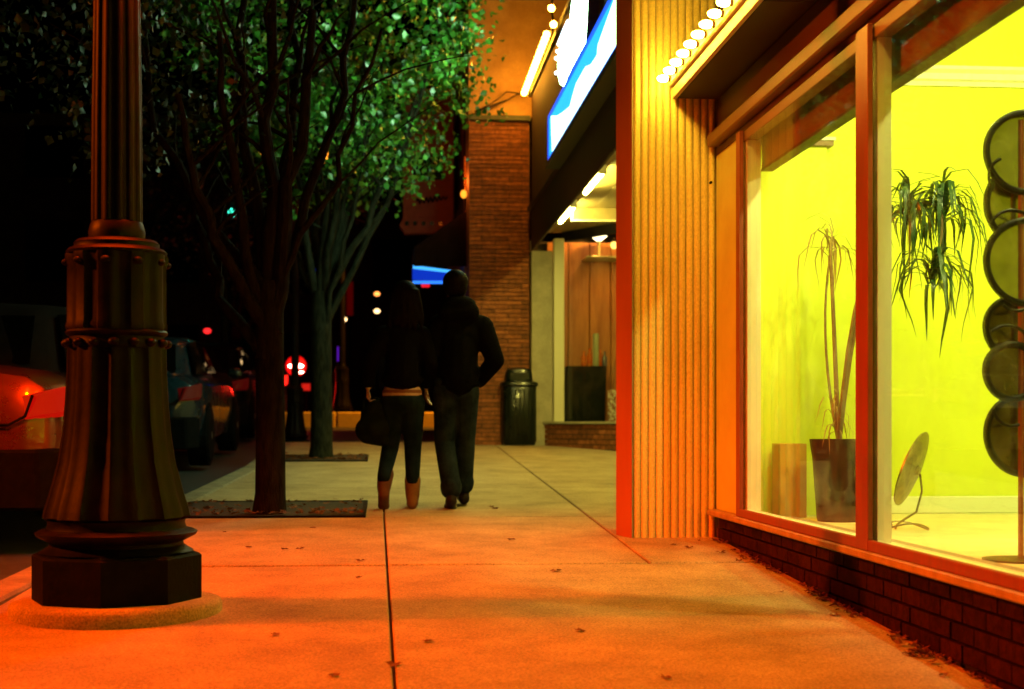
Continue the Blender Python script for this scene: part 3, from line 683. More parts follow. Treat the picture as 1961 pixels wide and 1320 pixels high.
# ================================================================== THIRD BUILDING (brick flank, ochre plaster)
Y3 = 19.5; x3 = PY(898, 600, Y3).x; x3r = X2 - .004; zb3 = HC + (853 - 225) * 0 + PY(950, 232, Y3).z - HC
b3 = thing('brick_corner_building', 'tall building with thin red brick flank and ochre plaster above', 'building', (x3, Y3, gz(Y3)))
bw = MB().box(x3 + .01, Y3 + .03, gz(Y3) - .1, x3r, Y3 + .4, zb3).build('brick_flank', mortar_r, b3)
rows_n = 98
brickwork(bw, (x3, Y3 + .03), (x3r - .01, Y3 + .03), gz(Y3) - .02, zb3, (0, -1), bl=.36, bh=.048, gap=.009, depth=.055, mat=brick_r, seed=3, maxn=299)
MB().box(x3 - .02, Y3 - .06, zb3 + .001, x3r - .001, Y3 + .45, zb3 + .07).build('ledge', ledgem, b3, bevel=.008)
MB().box(x3 + .0, Y3 + .02, zb3 + .072, 7, Y3 + .12, 10).build('plaster_wall', plaster, b3)
MB().box(x3 + .01, Y3 + .41, gz(20), x3 + .14, 27, 10).build('street_wall', far_wall, b3)
for (ya, za) in ((20.6, 4.4), (22.6, 4.4), (24.6, 4.4), (20.6, 7), (22.6, 7), (24.6, 7)):
    MB().box(x3 - .01, ya, za, x3 + .02, ya + 1.1, za + 1.5).build('window', far_win, b3)
e0 = PY(889, 392, 20.6); e1 = PY(903, 300, 20.6)
pr = MB().box(e0.x, 20.5, gz(20), x3 + .008, 20.75, HC + 3.75).build('corner_pilaster', plaster, b3)
sx_ = PY(888, 372, 20.3)
sl_ = thing('wall_sconce', 'small lit orange wall lamp over the black awning', 'lamp', (sx_.x, 20.3, sx_.z))
MB().sph(sx_, .045, 10, 8, sz=1.3).build('shade', E('sconce_glow', (1, .32, .02), 2.0), sl_, smooth=True); MB().box(sx_.x - .01, 20.34, sx_.z - .05, sx_.x + .05, 20.5, sx_.z + .03).build('bracket', blackm, sl_)
lamp_in(sl_, 'sconce_light', 'POINT', (sx_.x - .05, 20.1, sx_.z + .15), 22, (1, .14, .01), .06)
# black awning
w1 = PY(895, 402, 20.3); w2 = PY(793, 473, 20.3); w3 = PY(791, 510, 20.3); w4 = PY(895, 510, 20.3)
aw = thing('black_awning', 'black sloping canvas awning beside the brick flank over the doorway', 'awning', (w1.x, 20.3, w3.z))
MB().slab3([w1, w2, w2 + Vector((0, 0, -.02)), w1 + Vector((0, 0, -.03))], (0, 2.8, 0)).build('canvas_top', awn, aw)
MB().slab3([w1 + Vector((0, 0, -.031)), w2 + Vector((.01, 0, -.021)), w3 + Vector((.01, 0, 0)), w4], (0, .02, 0)).build('side_panel', awn, aw)
MB().slab3([w2 + Vector((0, .021, -.021)), w3 + Vector((0, .021, 0)), w3 + Vector((0, 2.8, 0)), w2 + Vector((0, 2.8, -.021))], (-.01, 0, 0)).build('valance', awn, aw)
# blue lit box sign under it
nb_ = thing('blue_neon_sign', 'wide blue lit box sign with bright edges under the black awning', 'sign', PY(824, 528, 21.5))
def bl(a, b, c, d, name, mat, off=(0, .05, 0)):
    MB().slab3([PY(a[0], a[1], 21.5), PY(b[0], b[1], 21.9), PY(c[0], c[1], 21.9), PY(d[0], d[1], 21.5)], off).build(name, mat, nb_)
bl((790, 508), (868, 518), (868, 523), (790, 514), 'top_tube', E('neon_sky', (.06, .42, 1), 1.5))
bl((790, 515), (868, 524), (868, 538), (790, 536), 'panel', E('neon_deep', (.004, .035, .55), 1.0))
bl((790, 538), (868, 538), (868, 543), (790, 543), 'bottom_tube', E('neon_sky2', (.03, .22, 1), 1.5))
bl((806, 545), (824, 545), (822, 550), (808, 550), 'red_lamp', E('neon_red', (1, .01, .02), 1))
# maroon blade sign
YBs = 22.6
def bp(px, py): return PY(px, py, YBs)
bs = thing('blade_sign', 'tall maroon projecting sign with dark square opening and row of round holes', 'sign', bp(825, 455))
op = [(790, 295), (848, 295), (848, 345), (790, 345)]
def bs_panel(x0, y0, x1, y1, name='panel'): MB().slab3([bp(x0, y0), bp(x1, y0), bp(x1, y1), bp(x0, y1)], (0, .12, 0)).build(name, maroon, bs, bevel=.005)
bs_panel(772, 170, 868, 295); bs_panel(772, 295, 790, 345); bs_panel(848, 295, 868, 345); bs_panel(772, 345, 868, 418)
MB().slab3([bp(790, 295) + Vector((0, .08, 0)), bp(848, 295) + Vector((0, .08, 0)), bp(848, 345) + Vector((0, .08, 0)), bp(790, 345) + Vector((0, .08, 0))], (0, .03, 0)).build('dark_opening', far_win, bs)
MB().slab3([bp(772, 418), bp(868, 418), bp(868, 446), bp(776, 448), bp(765, 432)], (0, .14, 0)).build('flared_foot', maroon, bs, bevel=.005)
for k in range(5): c = bp(779 + k * 16, 428); MB().cyl(c + Vector((0, -.012, 0)), c + Vector((0, .01, 0)), .036, n=12).build('hole', far_win, bs)
c0 = bp(798, 386); wv = [c0 + Vector((.012 * i, -.015, .045 * math.sin(i * 1.15) * (1 if i < 30 else .5) + .0016 * i)) for i in range(40)]
MB().tube(wv, .015, 5).build('script_lettering', awn, bs)
# loose cables on the plaster wall
cb = thing('loose_cables', 'loose black cables looping from the ledge to the bulb string', 'cable', PY(912, 216, 19.35))
for (m1, m2) in (((945, 200), (970, 176)), ((950, 206), (985, 184)), ((955, 197), (975, 190))):
    MB().tube(bez(PY(908, 214, 19.38), PY(*m1, 19.3), PY(*m2, 19.35), 6) + bez(PY(*m2, 19.35), PY(990, 178, 19.3), PY(1003, 181, 19.25), 6)[1:], .008, 5).build('cable', blackm, cb, smooth=True)
# litter bin
tc = G(991, 851); tc.y -= .15; tc.z = gz(tc.y)
tr = thing('litter_bin', 'black steel litter bin with domed flap lid against the brick flank', 'trash can', tc)
def rsq(w_, n=28, p=5): return lambda a, z: 1 / ((abs(math.cos(a)) ** p + abs(math.sin(a)) ** p) ** (1 / p))
hw = .235
MB().lathe(tc, [(hw * .94, 0), (hw * .95, .03), (hw, .05), (hw, .77), (hw * .97, .78)], 40, mod=rsq(1)).build('body', canm, tr, smooth=True)
MB().lathe(tc + Vector((0, 0, .781)), [(hw * 1.06, 0), (hw * 1.10, .02), (hw * 1.06, .05), (hw * .86, .07)], 40, mod=rsq(1)).build('rim', canm, tr, smooth=True)
MB().lathe(tc + Vector((0, 0, .852)), [(hw * .84, 0), (hw * .80, .10), (hw * .7, .155), (hw * .4, .18), (.01, .185)], 40, mod=rsq(1)).build('lid', canm, tr, smooth=True)
MB().box(tc.x - .13, tc.y - .205, tc.z + .865, tc.x + .13, tc.y - .19, tc.z + .965).build('flap', M('bin_flap', (.015, .018, .015), None, rough=.3, metal=.3), tr, bevel=.004)
for k in range(7):
    xx = tc.x - .18 + k * .06; MB().box(xx - .008, tc.y - .243, tc.z + .08, xx + .008, tc.y - .228, tc.z + .74).build('slat', canm, tr, bevel=.003)

# ================================================================== LAMP POSTS
def lamp_post(loc, label, power, k=1.0, detail=True, group='twin globe lamp posts'):
    loc = Vector(loc); t = thing('lamp_post', label, 'lamp post', loc, group)
    N = 96 if detail else 40
    if detail:
        MB().lathe(loc, [(.475, -.05), (.475, .035), (.462, .055), (.44, .062)], 64).build('footing', concrete, t, smooth=True)
    f8 = lambda a, z: 1 / max(.5, math.cos(((a - PI / 2 * 0 + PI / 8) % (PI / 4)) - PI / 8)) * math.cos(PI / 8)
    o8 = lambda a, z: math.cos(PI / 8) / math.cos((a % (PI / 4)) - PI / 8)
    b = .06
    MB().lathe(loc + Vector((0, 0, b)), [(.383, 0), (.383, .205), (.372, .215), (.345, .225)], 96 if detail else 24, mod=o8).build('plinth', plinthm, t)
    MB().lathe(loc + Vector((0, 0, b + .226)), [(.345, 0), (.32, .015), (.30, .03), (.298, .045), (.325, .06), (.355, .075), (.362, .09), (.345, .10), (.312, .108), (.305, .135), (.31, .15)], 64, caps=False).build('base_moulding', iron, t, smooth=True)
    def flute(dep, sharp=1.0, n=8, ph=.0):
        return lambda a, z: 1 - dep * max(0, math.cos(n * (a + ph))) ** sharp
    zb = b + .376
    # fluted bell
    bell = [(.315, 0), (.330, .012), (.322, .05), (.295, .14), (.262, .27), (.243, .40), (.230, .55), (.223, .70), (.221, .80)]
    def bmod(a, z):
        c = math.cos(8 * a + PI / 3); return 1 - .085 * (1 / (1 + math.exp(-9 * (c - .35)))) - .03 * (1 / (1 + math.exp(-14 * (-c - .75))))
    MB().lathe(loc + Vector((0, 0, zb)), bell, N, mod=bmod).build('fluted_bell', iron, t, smooth=True)
    zr = zb + .80
    MB().lathe(loc + Vector((0, 0, zr)), [(.215, 0), (.218, .02), (.210, .035), (.210, .055), (.224, .065), (.229, .075), (.222, .085)], 64).build('band', iron, t, smooth=True)
    for i in range(16 if detail else 8):
        a = 2 * PI * (i + .3) / (16 if detail else 8); MB().sph(loc + Vector((math.cos(a) * .222, math.sin(a) * .222, zr + .024)), .026, 10, 8, sz=.8).build('stud', iron, t, smooth=True)
    zd = zr + .086
    def dmod(a, z):
        c = math.cos(10 * a + .4); return 1 - .075 * (1 / (1 + math.exp(-10 * (c - .2))))
    MB().lathe(loc + Vector((0, 0, zd)), [(.224, 0), (.228, .02), (.222, .04), (.220, .30), (.229, .325), (.229, .355)], N, mod=dmod).build('fluted_drum', iron, t, smooth=True)
    for i in range(10 if detail else 0):
        a = 2 * PI * (i + .5) / 10 - .04; MB().sph(loc + Vector((math.cos(a) * .222, math.sin(a) * .222, zd + .315)), .024, 8, 6, sz=.7).build('stud', iron, t, smooth=True)
    zc = zd + .356
    MB().lathe(loc + Vector((0, 0, zc)), [(.222, 0), (.226, .012), (.212, .026), (.192, .032), (.190, .044), (.192, .052), (.178, .066), (.13, .074)], 64).build('cap', iron, t, smooth=True)
    zc += .075
    MB().lathe(loc + Vector((0, 0, zc)), [(.125, 0), (.128, .03), (.118, .07), (.112, .08)], 48).build('collar', iron, t, smooth=True)
    ztop_ = 4.05
    def smod(a, z):
        c = math.cos(12 * a); return 1 - .10 * (1 / (1 + math.exp(-8 * (c - .1))))
    zk = (zc + .081) * k
    MB().lathe(loc + Vector((0, 0, zk)), [(.115 * k, 0), (.112 * k, .5), (.085 * k, ztop_ - zk)], 96 if detail else 24, mod=smod).build('shaft', iron, t, smooth=True)
    MB().tube([loc + Vector((x, 0, ztop_ - .05 + .12 * math.cos(x * 3.2) - .1)) for x in [(-.46 + .092 * i) for i in range(11)]], .03, 8).build('cross_arm', iron, t, smooth=True)
    gm = E('sodium_globe', (1, .30, .02), 3.0) if power else M('unlit_globe', (.10, .09, .07), None, rough=.3)
    gk = 1 if detail else .62
    for sx in (-1, 1):
        c = loc + Vector((sx * .42, 0, ztop_ + .16))
        MB().lathe(c, [(a_ * gk, b_ * gk) for a_, b_ in [(.06, -.17), (.10, -.15), (.16, .0), (.15, .1), (.08, .2), (.02, .27)]], 20).build('globe', gm, t, smooth=True)
        if power: lamp_in(t, 'globe_light', 'SPOT', c + Vector((0, 0, -.46)), power / 2, SODIUM, .10, spot_size=math.radians(118), spot_blend=.35)
    if k != 1.0:
        for ch in list(t.children):
            if ch.type == 'MESH' and ch.name.split('.')[0] not in ('shaft', 'cross_arm', 'globe'): ch.data.transform(Matrix.Scale(k, 4))
    return t
lp0 = G(224, 1171)
fp = lamp_post((lp0.x, lp0.y, gz(lp0.y) + .0), 'big black fluted iron lamp post in the left foreground on a round concrete footing', P_POST_NEAR); fp.scale = (.95, .95, .925)
pp = G(558, 860); lamp_post((pp.x - .1, 21.0, gz(20.4) - .13), 'dark iron lamp post behind the nearer tree trunk beside the far kerb', P_POST_FAR, k=.52, detail=False)
pq = PY(655, 786, 28.9); lamp_post((pq.x, 28.9, gz(28.9)), 'grey iron lamp post across the side street behind the second tree', 0, k=.6, detail=False)
pr_ = PY(459, 800, 24); lamp_post((pr_.x - .3, 24.5, gz(24.5) - .13), 'black iron lamp post beyond the parked cars at the road edge', 0, k=.6, detail=False)
lamp_post((-10.6, 6.75, gz(6.7)), 'iron lamp post on the opposite pavement out of the frame', 0, detail=False)
# taller cobra lamp of the avenue on the other side (throws the long shadow of the foreground post)
av = thing('avenue_lamp', 'tall sodium street lamp standing on the opposite side of the avenue', 'street lamp', (-12.5, 6.55, gz(6.5)))
MB().cyl((-12.5, 6.55, .2), (-12.5, 6.55, 6.4), .11, .07).build('pole', iron, av); MB().tube([(-12.5, 6.55, 6.35), (-12.0, 6.55, 6.62), (-11.2, 6.55, 6.62)], .05, 8).build('arm', iron, av)
MB().lathe((-11.0, 6.55, 6.56), [(.08, -.05), (.16, 0), (.14, .06), (.05, .09)], 20).build('lamp_head', iron, av)
sp = lamp_in(av, 'avenue_light', 'SPOT', (-11.0, 6.55, 6.42), P_POST_OPP, (1, .105, .0), .16, spot_size=math.radians(46), spot_blend=.7)
sp.rotation_euler = (Vector((-.1, 6.0, 0)) - Vector((-11.0, 6.55, 6.42))).to_track_quat('-Z', 'Y').to_euler()

cl_ = thing('street_or_added_lamp', 'added unseen sodium lamp behind the brick corner building lighting the side street', 'street lamp', (2.6, 27.4, gz(27.4)))  # added lamp, unseen, put here to light the yellow kerb wall
MB().cyl((2.6, 27.4, 1), (2.6, 27.4, 6.2), .09, .06).build('pole', iron, cl_); MB().lathe((2.6, 27.4, 6.2), [(.08, 0), (.18, .05), (.12, .16), (.03, .2)], 16).build('lamp_head', iron, cl_)
o = lamp_in(cl_, 'added_corner_light', 'SPOT', (2.45, 27.2, 6.1), 2600, (1, .34, .02), .15, spot_size=math.radians(70), spot_blend=.5)
o.rotation_euler = (Vector((-1.8, 27.7, 1.2)) - Vector((2.45, 27.2, 6.1))).to_track_quat('-Z', 'Y').to_euler()

# ================================================================== TREES
def limb_pts(a, b, bend, n=10, wob=.03, seed=0):
    r = random.Random(seed); a = Vector(a); b = Vector(b); out = []
    for i in range(n + 1):
        t = i / n; p = a.lerp(b, t); p.z += 0; k = math.sin(PI * t)
        p += Vector(bend) * k + Vector((r.gauss(0, wob), r.gauss(0, wob), 0)) * k
        out.append(p)
    return out
def leaves(name, parent, mat, clumps, per, size, spread, seed):
    r = np.random.RandomState(seed); C = np.array(clumps); n = len(C) * per
    cen = np.repeat(C, per, axis=0) + r.normal(0, 1, (n, 3)) * np.array([spread, spread, spread * .7])
    L = size * r.uniform(.6, 1.3, n)[:, None]
    d = r.normal(0, 1, (n, 3)); d[:, 2] -= .5; d /= np.linalg.norm(d, axis=1)[:, None]
    u = r.normal(0, 1, (n, 3)); u -= d * (u * d).sum(1)[:, None]; u /= np.linalg.norm(u, axis=1)[:, None]
    nn = np.cross(d, u)
    base = cen; tip = cen + d * L; mid = cen + d * L * .42
    l1_ = mid + u * L * .40 + nn * L * .12; r1_ = mid - u * L * .40 + nn * L * .12
    V = np.stack([base, l1_, tip, r1_], 1).reshape(-1, 3)
    off = np.array(W[parent.name]); V = V - off
    I = np.arange(n) * 4; Fc = np.concatenate([np.stack([I, I + 1, I + 2], 1), np.stack([I, I + 2, I + 3], 1)])
    me = bpy.data.meshes.new(name); me.vertices.add(len(V)); me.vertices.foreach_set('co', V.ravel())
    me.loops.add(Fc.size); me.loops.foreach_set('vertex_index', Fc.ravel()); me.polygons.add(len(Fc))
    me.polygons.foreach_set('loop_start', np.arange(len(Fc)) * 3); me.polygons.foreach_set('loop_total', np.full(len(Fc), 3)); me.update(); me.validate()
    me.materials.append(mat); o = bpy.data.objects.new(name, me); COL.objects.link(o); o.parent = parent; W[o.name] = W[parent.name]; return o
def ell_clumps(c, R, n, seed, hollow=.35, cond=None):
    r = np.random.RandomState(seed); out = []
    while len(out) < n:
        v = r.normal(0, 1, 3); v /= np.linalg.norm(v); v *= (r.uniform(hollow ** 3, 1) ** (1 / 3)); p = (c[0] + v[0] * R[0], c[1] + v[1] * R[1], c[2] + v[2] * R[2])
        if cond is None or cond(p): out.append(p)
    return out
def tree(label, base, r0, fork_z, limbs, bk, bk2, crown, lsize, seed, nclump, per, sprd, leafmat, cond=None, red=0):
    base = Vector(base); t = thing('street_tree', label, 'tree', base, None); fk = Vector((base.x, base.y, fork_z))
    MB().tube([base + Vector((0, 0, -.05)), base + Vector((.01, 0, .15)), base.lerp(fk, .5) + Vector((.012, 0, 0)), fk, fk + Vector((0, 0, .25))],
              [r0 * 1.22, r0 * 1.02, r0 * .96, r0 * .98, r0 * .75], 16).build('trunk', bk, t, smooth=True)
    for i, (tip, ra, bend) in enumerate(limbs):
        st = fk + Vector((random.uniform(-.05, .05), random.uniform(-.05, .05), random.uniform(-.35, .15)))
        P = limb_pts(st, tip, bend, seed=seed + i); br = MB().tube(P, [ra * (1 - .62 * k / 10) for k in range(11)], 9).build('limb', bk2 if i % 2 == 0 else bk, t, smooth=True)
        for j in range(4):
            q = P[4 + j + (i % 2)]; dr = Vector((random.gauss(0, 1), random.gauss(0, 1), .9)).normalized(); ll = random.uniform(.6, 1.3)
            MB().tube(limb_pts(q, q + dr * ll, Vector((0, 0, .06)), 5, .02, seed + 10 * i + j), [ra * .34 * (1 - .8 * k / 5) for k in range(6)], 5).build('twig', bk2, br, smooth=True)
    cl = ell_clumps(crown[0], crown[1], nclump, seed, cond=cond)
    leaves('crown', t, leafmat, cl, per, lsize, sprd, seed)
    if red: leaves('turning_leaves', t, leafr, cl[:red], 6, lsize, sprd, seed + 1)
    return t
b1 = G(515, 985)
def T1(px, py, dy=0): return PY(px, py, b1.y + dy)
limbs1 = [(T1(340, 180, -.5), .050, (-.12, 0, .0)), (T1(275, 40, .4), .045, (-.25, 0, 0)), (T1(420, 60, -.4), .050, (-.05, 0, 0)), (T1(470, -60, .3), .058, (-.10, 0, 0)),
          (T1(525, -120, -.2), .065, (-.02, 0, 0)), (T1(600, 20, 0), .072, (.03, 0, 0)), (T1(690, -80, .3), .045, (.10, 0, 0)), (T1(560, -100, .5), .05, (.04, 0, 0)), (T1(370, 300, .3), .05, (-.14, 0, -.05)), (T1(730, 60, -.2), .03, (.02, 0, -.1))]
tree('nearer street tree with dark forked limbs behind the lamp post', b1, .108, T1(515, 605).z, limbs1, bark, bark,
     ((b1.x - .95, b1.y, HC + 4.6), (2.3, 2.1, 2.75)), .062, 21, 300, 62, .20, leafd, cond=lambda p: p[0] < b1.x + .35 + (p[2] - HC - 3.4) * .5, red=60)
b2_ = G(614, 879)
def T2(px, py, dy=0): return PY(px, py, b2_.y + dy)
limbs2 = [(T2(640, 120, 0), .060, (.02, 0, 0)), (T2(700, 100, .3), .045, (.04, 0, 0)), (T2(800, 180, -.3), .055, (.08, 0, -.1)), (T2(560, 150, -.3), .05, (-.06, 0, 0)), (T2(745, 60, .4), .04, (.02, 0, 0)),
          (T2(600, 60, .4), .05, (0, 0, 0)), (T2(520, 260, .2), .04, (-.12, 0, -.05)), (T2(850, 20, 0), .045, (.12, 0, -.05)), (T2(680, -80, -.4), .055, (.03, 0, 0)), (T2(720, 180, -.5), .035, (.0, 0, 0))]
def c2cond(p):
    return p[0] < 1.12 and p[2] > HC + 2.65 - .15 * math.sin(p[0] * 5)
tree('farther street tree with bright green lit crown above the walking couple', b2_, .125, T2(614, 600).z, limbs2, bark_l, bark_l,
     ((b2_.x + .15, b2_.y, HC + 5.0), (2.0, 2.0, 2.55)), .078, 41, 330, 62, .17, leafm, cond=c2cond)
# tree further along the street and across
tree('dark street tree beyond the side street behind the lamp posts', (-3.4, 33, gz(33)), .15, gz(33) + 1.9, [((-3.4 + dx, 33 + dy, gz(33) + 5), .06, (0, 0, 0)) for dx, dy in ((-1.5, 0), (-.5, 1), (.6, -.6), (1.5, .3), (0, 0))], bark, bark, ((-3.4, 33, gz(33) + 5), (2.6, 2.4, 2.6)), .10, 61, 150, 40, .3, leafd)
tree('dark tree on the opposite pavement across the avenue', (-11.2, 26, gz(26)), .15, gz(26) + 1.9, [((-11.2 + dx, 26 + dy, gz(26) + 5), .06, (0, 0, 0)) for dx, dy in ((-1.5, 0), (-.5, 1), (.6, -.6), (1.5, .3), (0, 0))], bark, bark, ((-11.2, 26, gz(26) + 5), (3, 2.6, 2.8)), .10, 71, 150, 40, .3, leafd)

def leaf_mesh(seed):
    r = random.Random(seed); n = 10; s = .03; vs = [(0, 0, .004)]; 
    for i in range(n):
        a = 2 * PI * i / n; rr = s * (1.15 if i % 2 == 0 else .62) * r.uniform(.85, 1.15); vs.append((math.cos(a) * rr, math.sin(a) * rr * .8, r.uniform(.0, .014)))
    m = MB().add(vs, [(0, 1 + i, 1 + (i + 1) % n) for i in range(n)]).mesh('leaf'); m.materials.append(leafr); return m
LM = [leaf_mesh(i) for i in range(5)]
def pit(x0, x1, y0, y1, label):
    cx, cy = (x0 + x1) / 2, (y0 + y1) / 2
    t = thing('tree_pit', label, 'tree pit', (cx, cy, gz(cy)))
    MB().prism([(x0, y0), (x1, y0), (x1, y1), (x0, y1)], lambda x, y: gz(y) - .02, lambda x, y: gz(y) + .008).build('soil', soil, t)
    for (a, b, c, d) in ((x0 - .03, y0 - .03, x1 + .03, y0), (x0 - .03, y1, x1 + .03, y1 + .03), (x0 - .03, y0 + .001, x0 - .001, y1 - .001), (x1 + .001, y0 + .001, x1 + .03, y1 - .001)):
        MB().prism([(a, b), (c, b), (c, d), (a, d)], lambda x, y: gz(y) - .02, lambda x, y: gz(y) + .013).build('frame', iron, t)
    m = MB(); r = random.Random(int(y0 * 10))
    for i in range(130):
        lx = r.uniform(x0, x1); ly = r.uniform(y0, y1) if r.random() < .5 else y0 + abs(r.gauss(0, .12)); me = LM[i % 5]; a = r.uniform(0, 6.3); s = r.uniform(.6, 1.2); tl_ = r.uniform(-.5, .5)
        if ly > y1: continue
        m.add([(lx + s * (v.co.x * math.cos(a) - v.co.y * math.sin(a)), ly + s * (v.co.x * math.sin(a) + v.co.y * math.cos(a)), gz(ly) + .014 + max(0, v.co.x * tl_ + .01) + v.co.z) for v in me.vertices], [tuple(p.vertices) for p in me.polygons])
    tag(m.build('leaf_litter', leafr, t), kind='stuff')
g0 = G(520, 991); g1_ = G(692, 991)
pit(b1.x - .65, g1_.x, g0.y, g0.y + 1.1, 'dark square tree pit full of dead leaves around the nearer trunk')
g0 = G(614, 884); pit(b2_.x - .6, G(699, 884).x, g0.y, g0.y + 1.0, 'small dark tree pit around the farther tree trunk')
# single fallen leaves on the pavement
fl = [(478, 1050), (575, 1052), (687, 1107), (545, 1053), (690, 1075), (527, 1218), (948, 975), (940, 972), (1290, 1045), (1320, 1050), (1494, 1135), (1597, 1180), (1535, 1120), (640, 1296), (1065, 1095), (430, 1020), (600, 1012), (1500, 1100), (1380, 1060), (1750, 1250), (820, 1230), (1110, 1210), (1275, 1300), (980, 1035), (755, 1275)]
for i, (a, b) in enumerate(fl):
    p = G(a, b); o = bpy.data.objects.new('fallen_leaf', LM[i % 5]); COL.objects.link(o); o.location = (p.x, p.y, gz(p.y) + .002); o.rotation_euler = (random.uniform(-.1, .1) + SL, random.uniform(-.1, .1), random.uniform(0, 6)); s = random.uniform(.6, 1.1); o.scale = (s, s, s)
    tag(o, 'small curled brown dead leaf lying on the pavement', 'leaf', 'fallen leaves on the pavement')
m = MB(); r = random.Random(5)
for i in range(420):
    ly = 3.2 + 5.7 * r.random(); dens = .5 + .5 * math.sin(ly * 5)
    if r.random() > dens: continue
    lx = 2.05 - abs(r.gauss(0, .045)) - .012; me = LM[i % 5]; a = r.uniform(0, 6.3); s = r.uniform(.35, .9)
    m.add([(lx + s * (v.co.x * math.cos(a) - v.co.y * math.sin(a)), ly + s * (v.co.x * math.sin(a) + v.co.y * math.cos(a)), gz(ly) + .003 + v.co.z * 1.6 * s) for v in me.vertices], [tuple(p.vertices) for p in me.polygons])
tag(m.build('leaf_drift', leafr), kind='stuff')['label'] = 'drift of dead leaves and dirt along the foot of the brick knee wall'

# ================================================================== CARS
def car(label, cx, cy, paint, roofm=None, rz=0, tall=1.0, lit=False, detail=True, group='cars parked along the kerb'):
    """rear faces -Y; cx, cy = middle of the rear bumper; local frame"""
    z0 = gz(cy + 2) - .13
    t = thing('parked_car', label, 'car', (cx, cy, z0), group, rz); t.rotation_euler = (SL, 0, rz)
    Lg = 4.55
    #  y, half width, z sill, z shoulder, z deck
    st = [(.0, .60, .42, .60, .62), (.03, .76, .33, .80, .86), (.12, .84, .25, .90, 1.00), (.35, .885, .21, .93, 1.04), (.80, .90, .20, .93, 1.03), (1.3, .905, .20, .92, .99),
          (2.2, .905, .20, .91, .97), (3.1, .90, .20, .89, .96), (3.6, .885, .21, .84, .90), (4.1, .86, .23, .76, .83), (4.42, .78, .28, .64, .70), (4.55, .62, .40, .52, .55)]
    m = MB(); vs = []; per_ = []
    for (y, hw_, zs_, zh, zd_) in st:
        half = [(0, zs_), (hw_ * .80, zs_), (hw_ * .95, zs_ + .05), (hw_, (zs_ + zh) / 2), (hw_ * .985, zh - .05), (hw_ * .93, zh), (hw_ * .80, (zh + zd_) / 2 + .015), (hw_ * .45, zd_), (0, zd_ + .01)]
        ring_ = half + [(-x, z) for x, z in half[-2:0:-1]]; per_ = len(ring_); vs += [(x, y, z * tall) for x, z in ring_]
    fs = []
    for i in range(len(st) - 1):
        for k in range(per_): k2 = (k + 1) % per_; fs.append((i * per_ + k, i * per_ + k2, (i + 1) * per_ + k2, (i + 1) * per_ + k))
    fs.append(tuple(range(per_ - 1, -1, -1))); fs.append(tuple((len(st) - 1) * per_ + k for k in range(per_)))
    body = m.add(vs, fs).build('body', paint, t, smooth=True, local=True)
    # greenhouse
    gh = [(.62, .70, .99, .55, .99), (1.15, .72, .99, .56, 1.36), (1.6, .73, .98, .575, 1.43), (2.3, .73, .97, .58, 1.44), (2.8, .725, .96, .57, 1.37), (3.35, .70, .95, .56, .96)]
    vs = []; fs = []
    for (y, wb, zb_, wt, zt_) in gh:
        rg = [(-wb, zb_ - .05), (-wt - .02, zt_ - .05), (-wt * .8, zt_), (0, zt_ + .015), (wt * .8, zt_), (wt + .02, zt_ - .05), (wb, zb_ - .05)]; vs += [(x, y, z * tall) for x, z in rg]
    for i in range(len(gh) - 1):
        for k in range(6): fs.append((i * 7 + k + 1, i * 7 + k, (i + 1) * 7 + k, (i + 1) * 7 + k + 1))
    MB().add(vs, fs).build('roof', roofm or paint, t, smooth=True, local=True)
    def quad(name, pts, mat): MB().slab3([(a, b, c * tall) for a, b, c in pts], (0, 0, .0) if False else (Vector(pts[1]) - Vector(pts[0])).cross(Vector(pts[2]) - Vector(pts[0])).normalized() * .012).build(name, mat, t, local=True)
    quad('rear_window', [(.56, .70, 1.045), (-.56, .70, 1.045), (-.50, 1.12, 1.345), (.50, 1.12, 1.345)], car_glass)
    quad('windscreen', [(-.56, 3.3, 1.0), (.56, 3.3, 1.0), (.50, 2.84, 1.36), (-.50, 2.84, 1.36)], car_glass)
    for s in (-1, 1):
        a = [(s * .735, .98, 1.0), (s * .738, 1.98, 1.0), (s * .608, 1.98, 1.385), (s * .606, 1.32, 1.355)]; b = [(s * .738, 2.04, 1.0), (s * .725, 3.05, 1.0), (s * .598, 2.75, 1.34), (s * .608, 2.04, 1.385)]
        if s > 0: quad('side_window', a, car_glass); quad('side_window', b, car_glass)
        else: quad('side_window', a[::-1], car_glass); quad('side_window', b[::-1], car_glass)
        # tail lamp wraps the corner
        lm = E('lit_tail', (1, .012, .006), 3.2) if lit else (red_l if cy < 12 else E('red_lens_dim', (1, .01, .01), .05))
        tl_ = MB(); pr = [(.72, -.012, .0), (.80, .014, 0), (.870, .10, 0), (.900, .26, 0)]; vv = []
        for (x, y, _) in pr:
            f_ = (x - .72) / .18; sl_i = .055 * (1 - f_); vv += [(s * x, y, (.735 + .03 * f_) * tall), (s * (x + sl_i), y + .035, (.865 + .045 * f_) * tall), (s * (x - .05), y + .06, (.855 + .04 * f_) * tall), (s * (x - .05), y + .06, .71 * tall)]
        ff = []
        for i in range(3):
            for k in range(4): k2 = (k + 1) % 4; q = (i * 4 + k, i * 4 + k2, (i + 1) * 4 + k2, (i + 1) * 4 + k); ff.append(q if s < 0 else q[::-1])
        ff += [(0, 3, 2, 1), (12, 13, 14, 15)]
        tl_.add(vv, ff).build('taillight', lm, t, local=True, smooth=True)
        if detail:
            MB().sph((s * .97, 3.05, 1.0 * tall), .10, 10, 6, sz=.7, sy=.6).build('wing_mirror', paint, t, smooth=True, local=True)
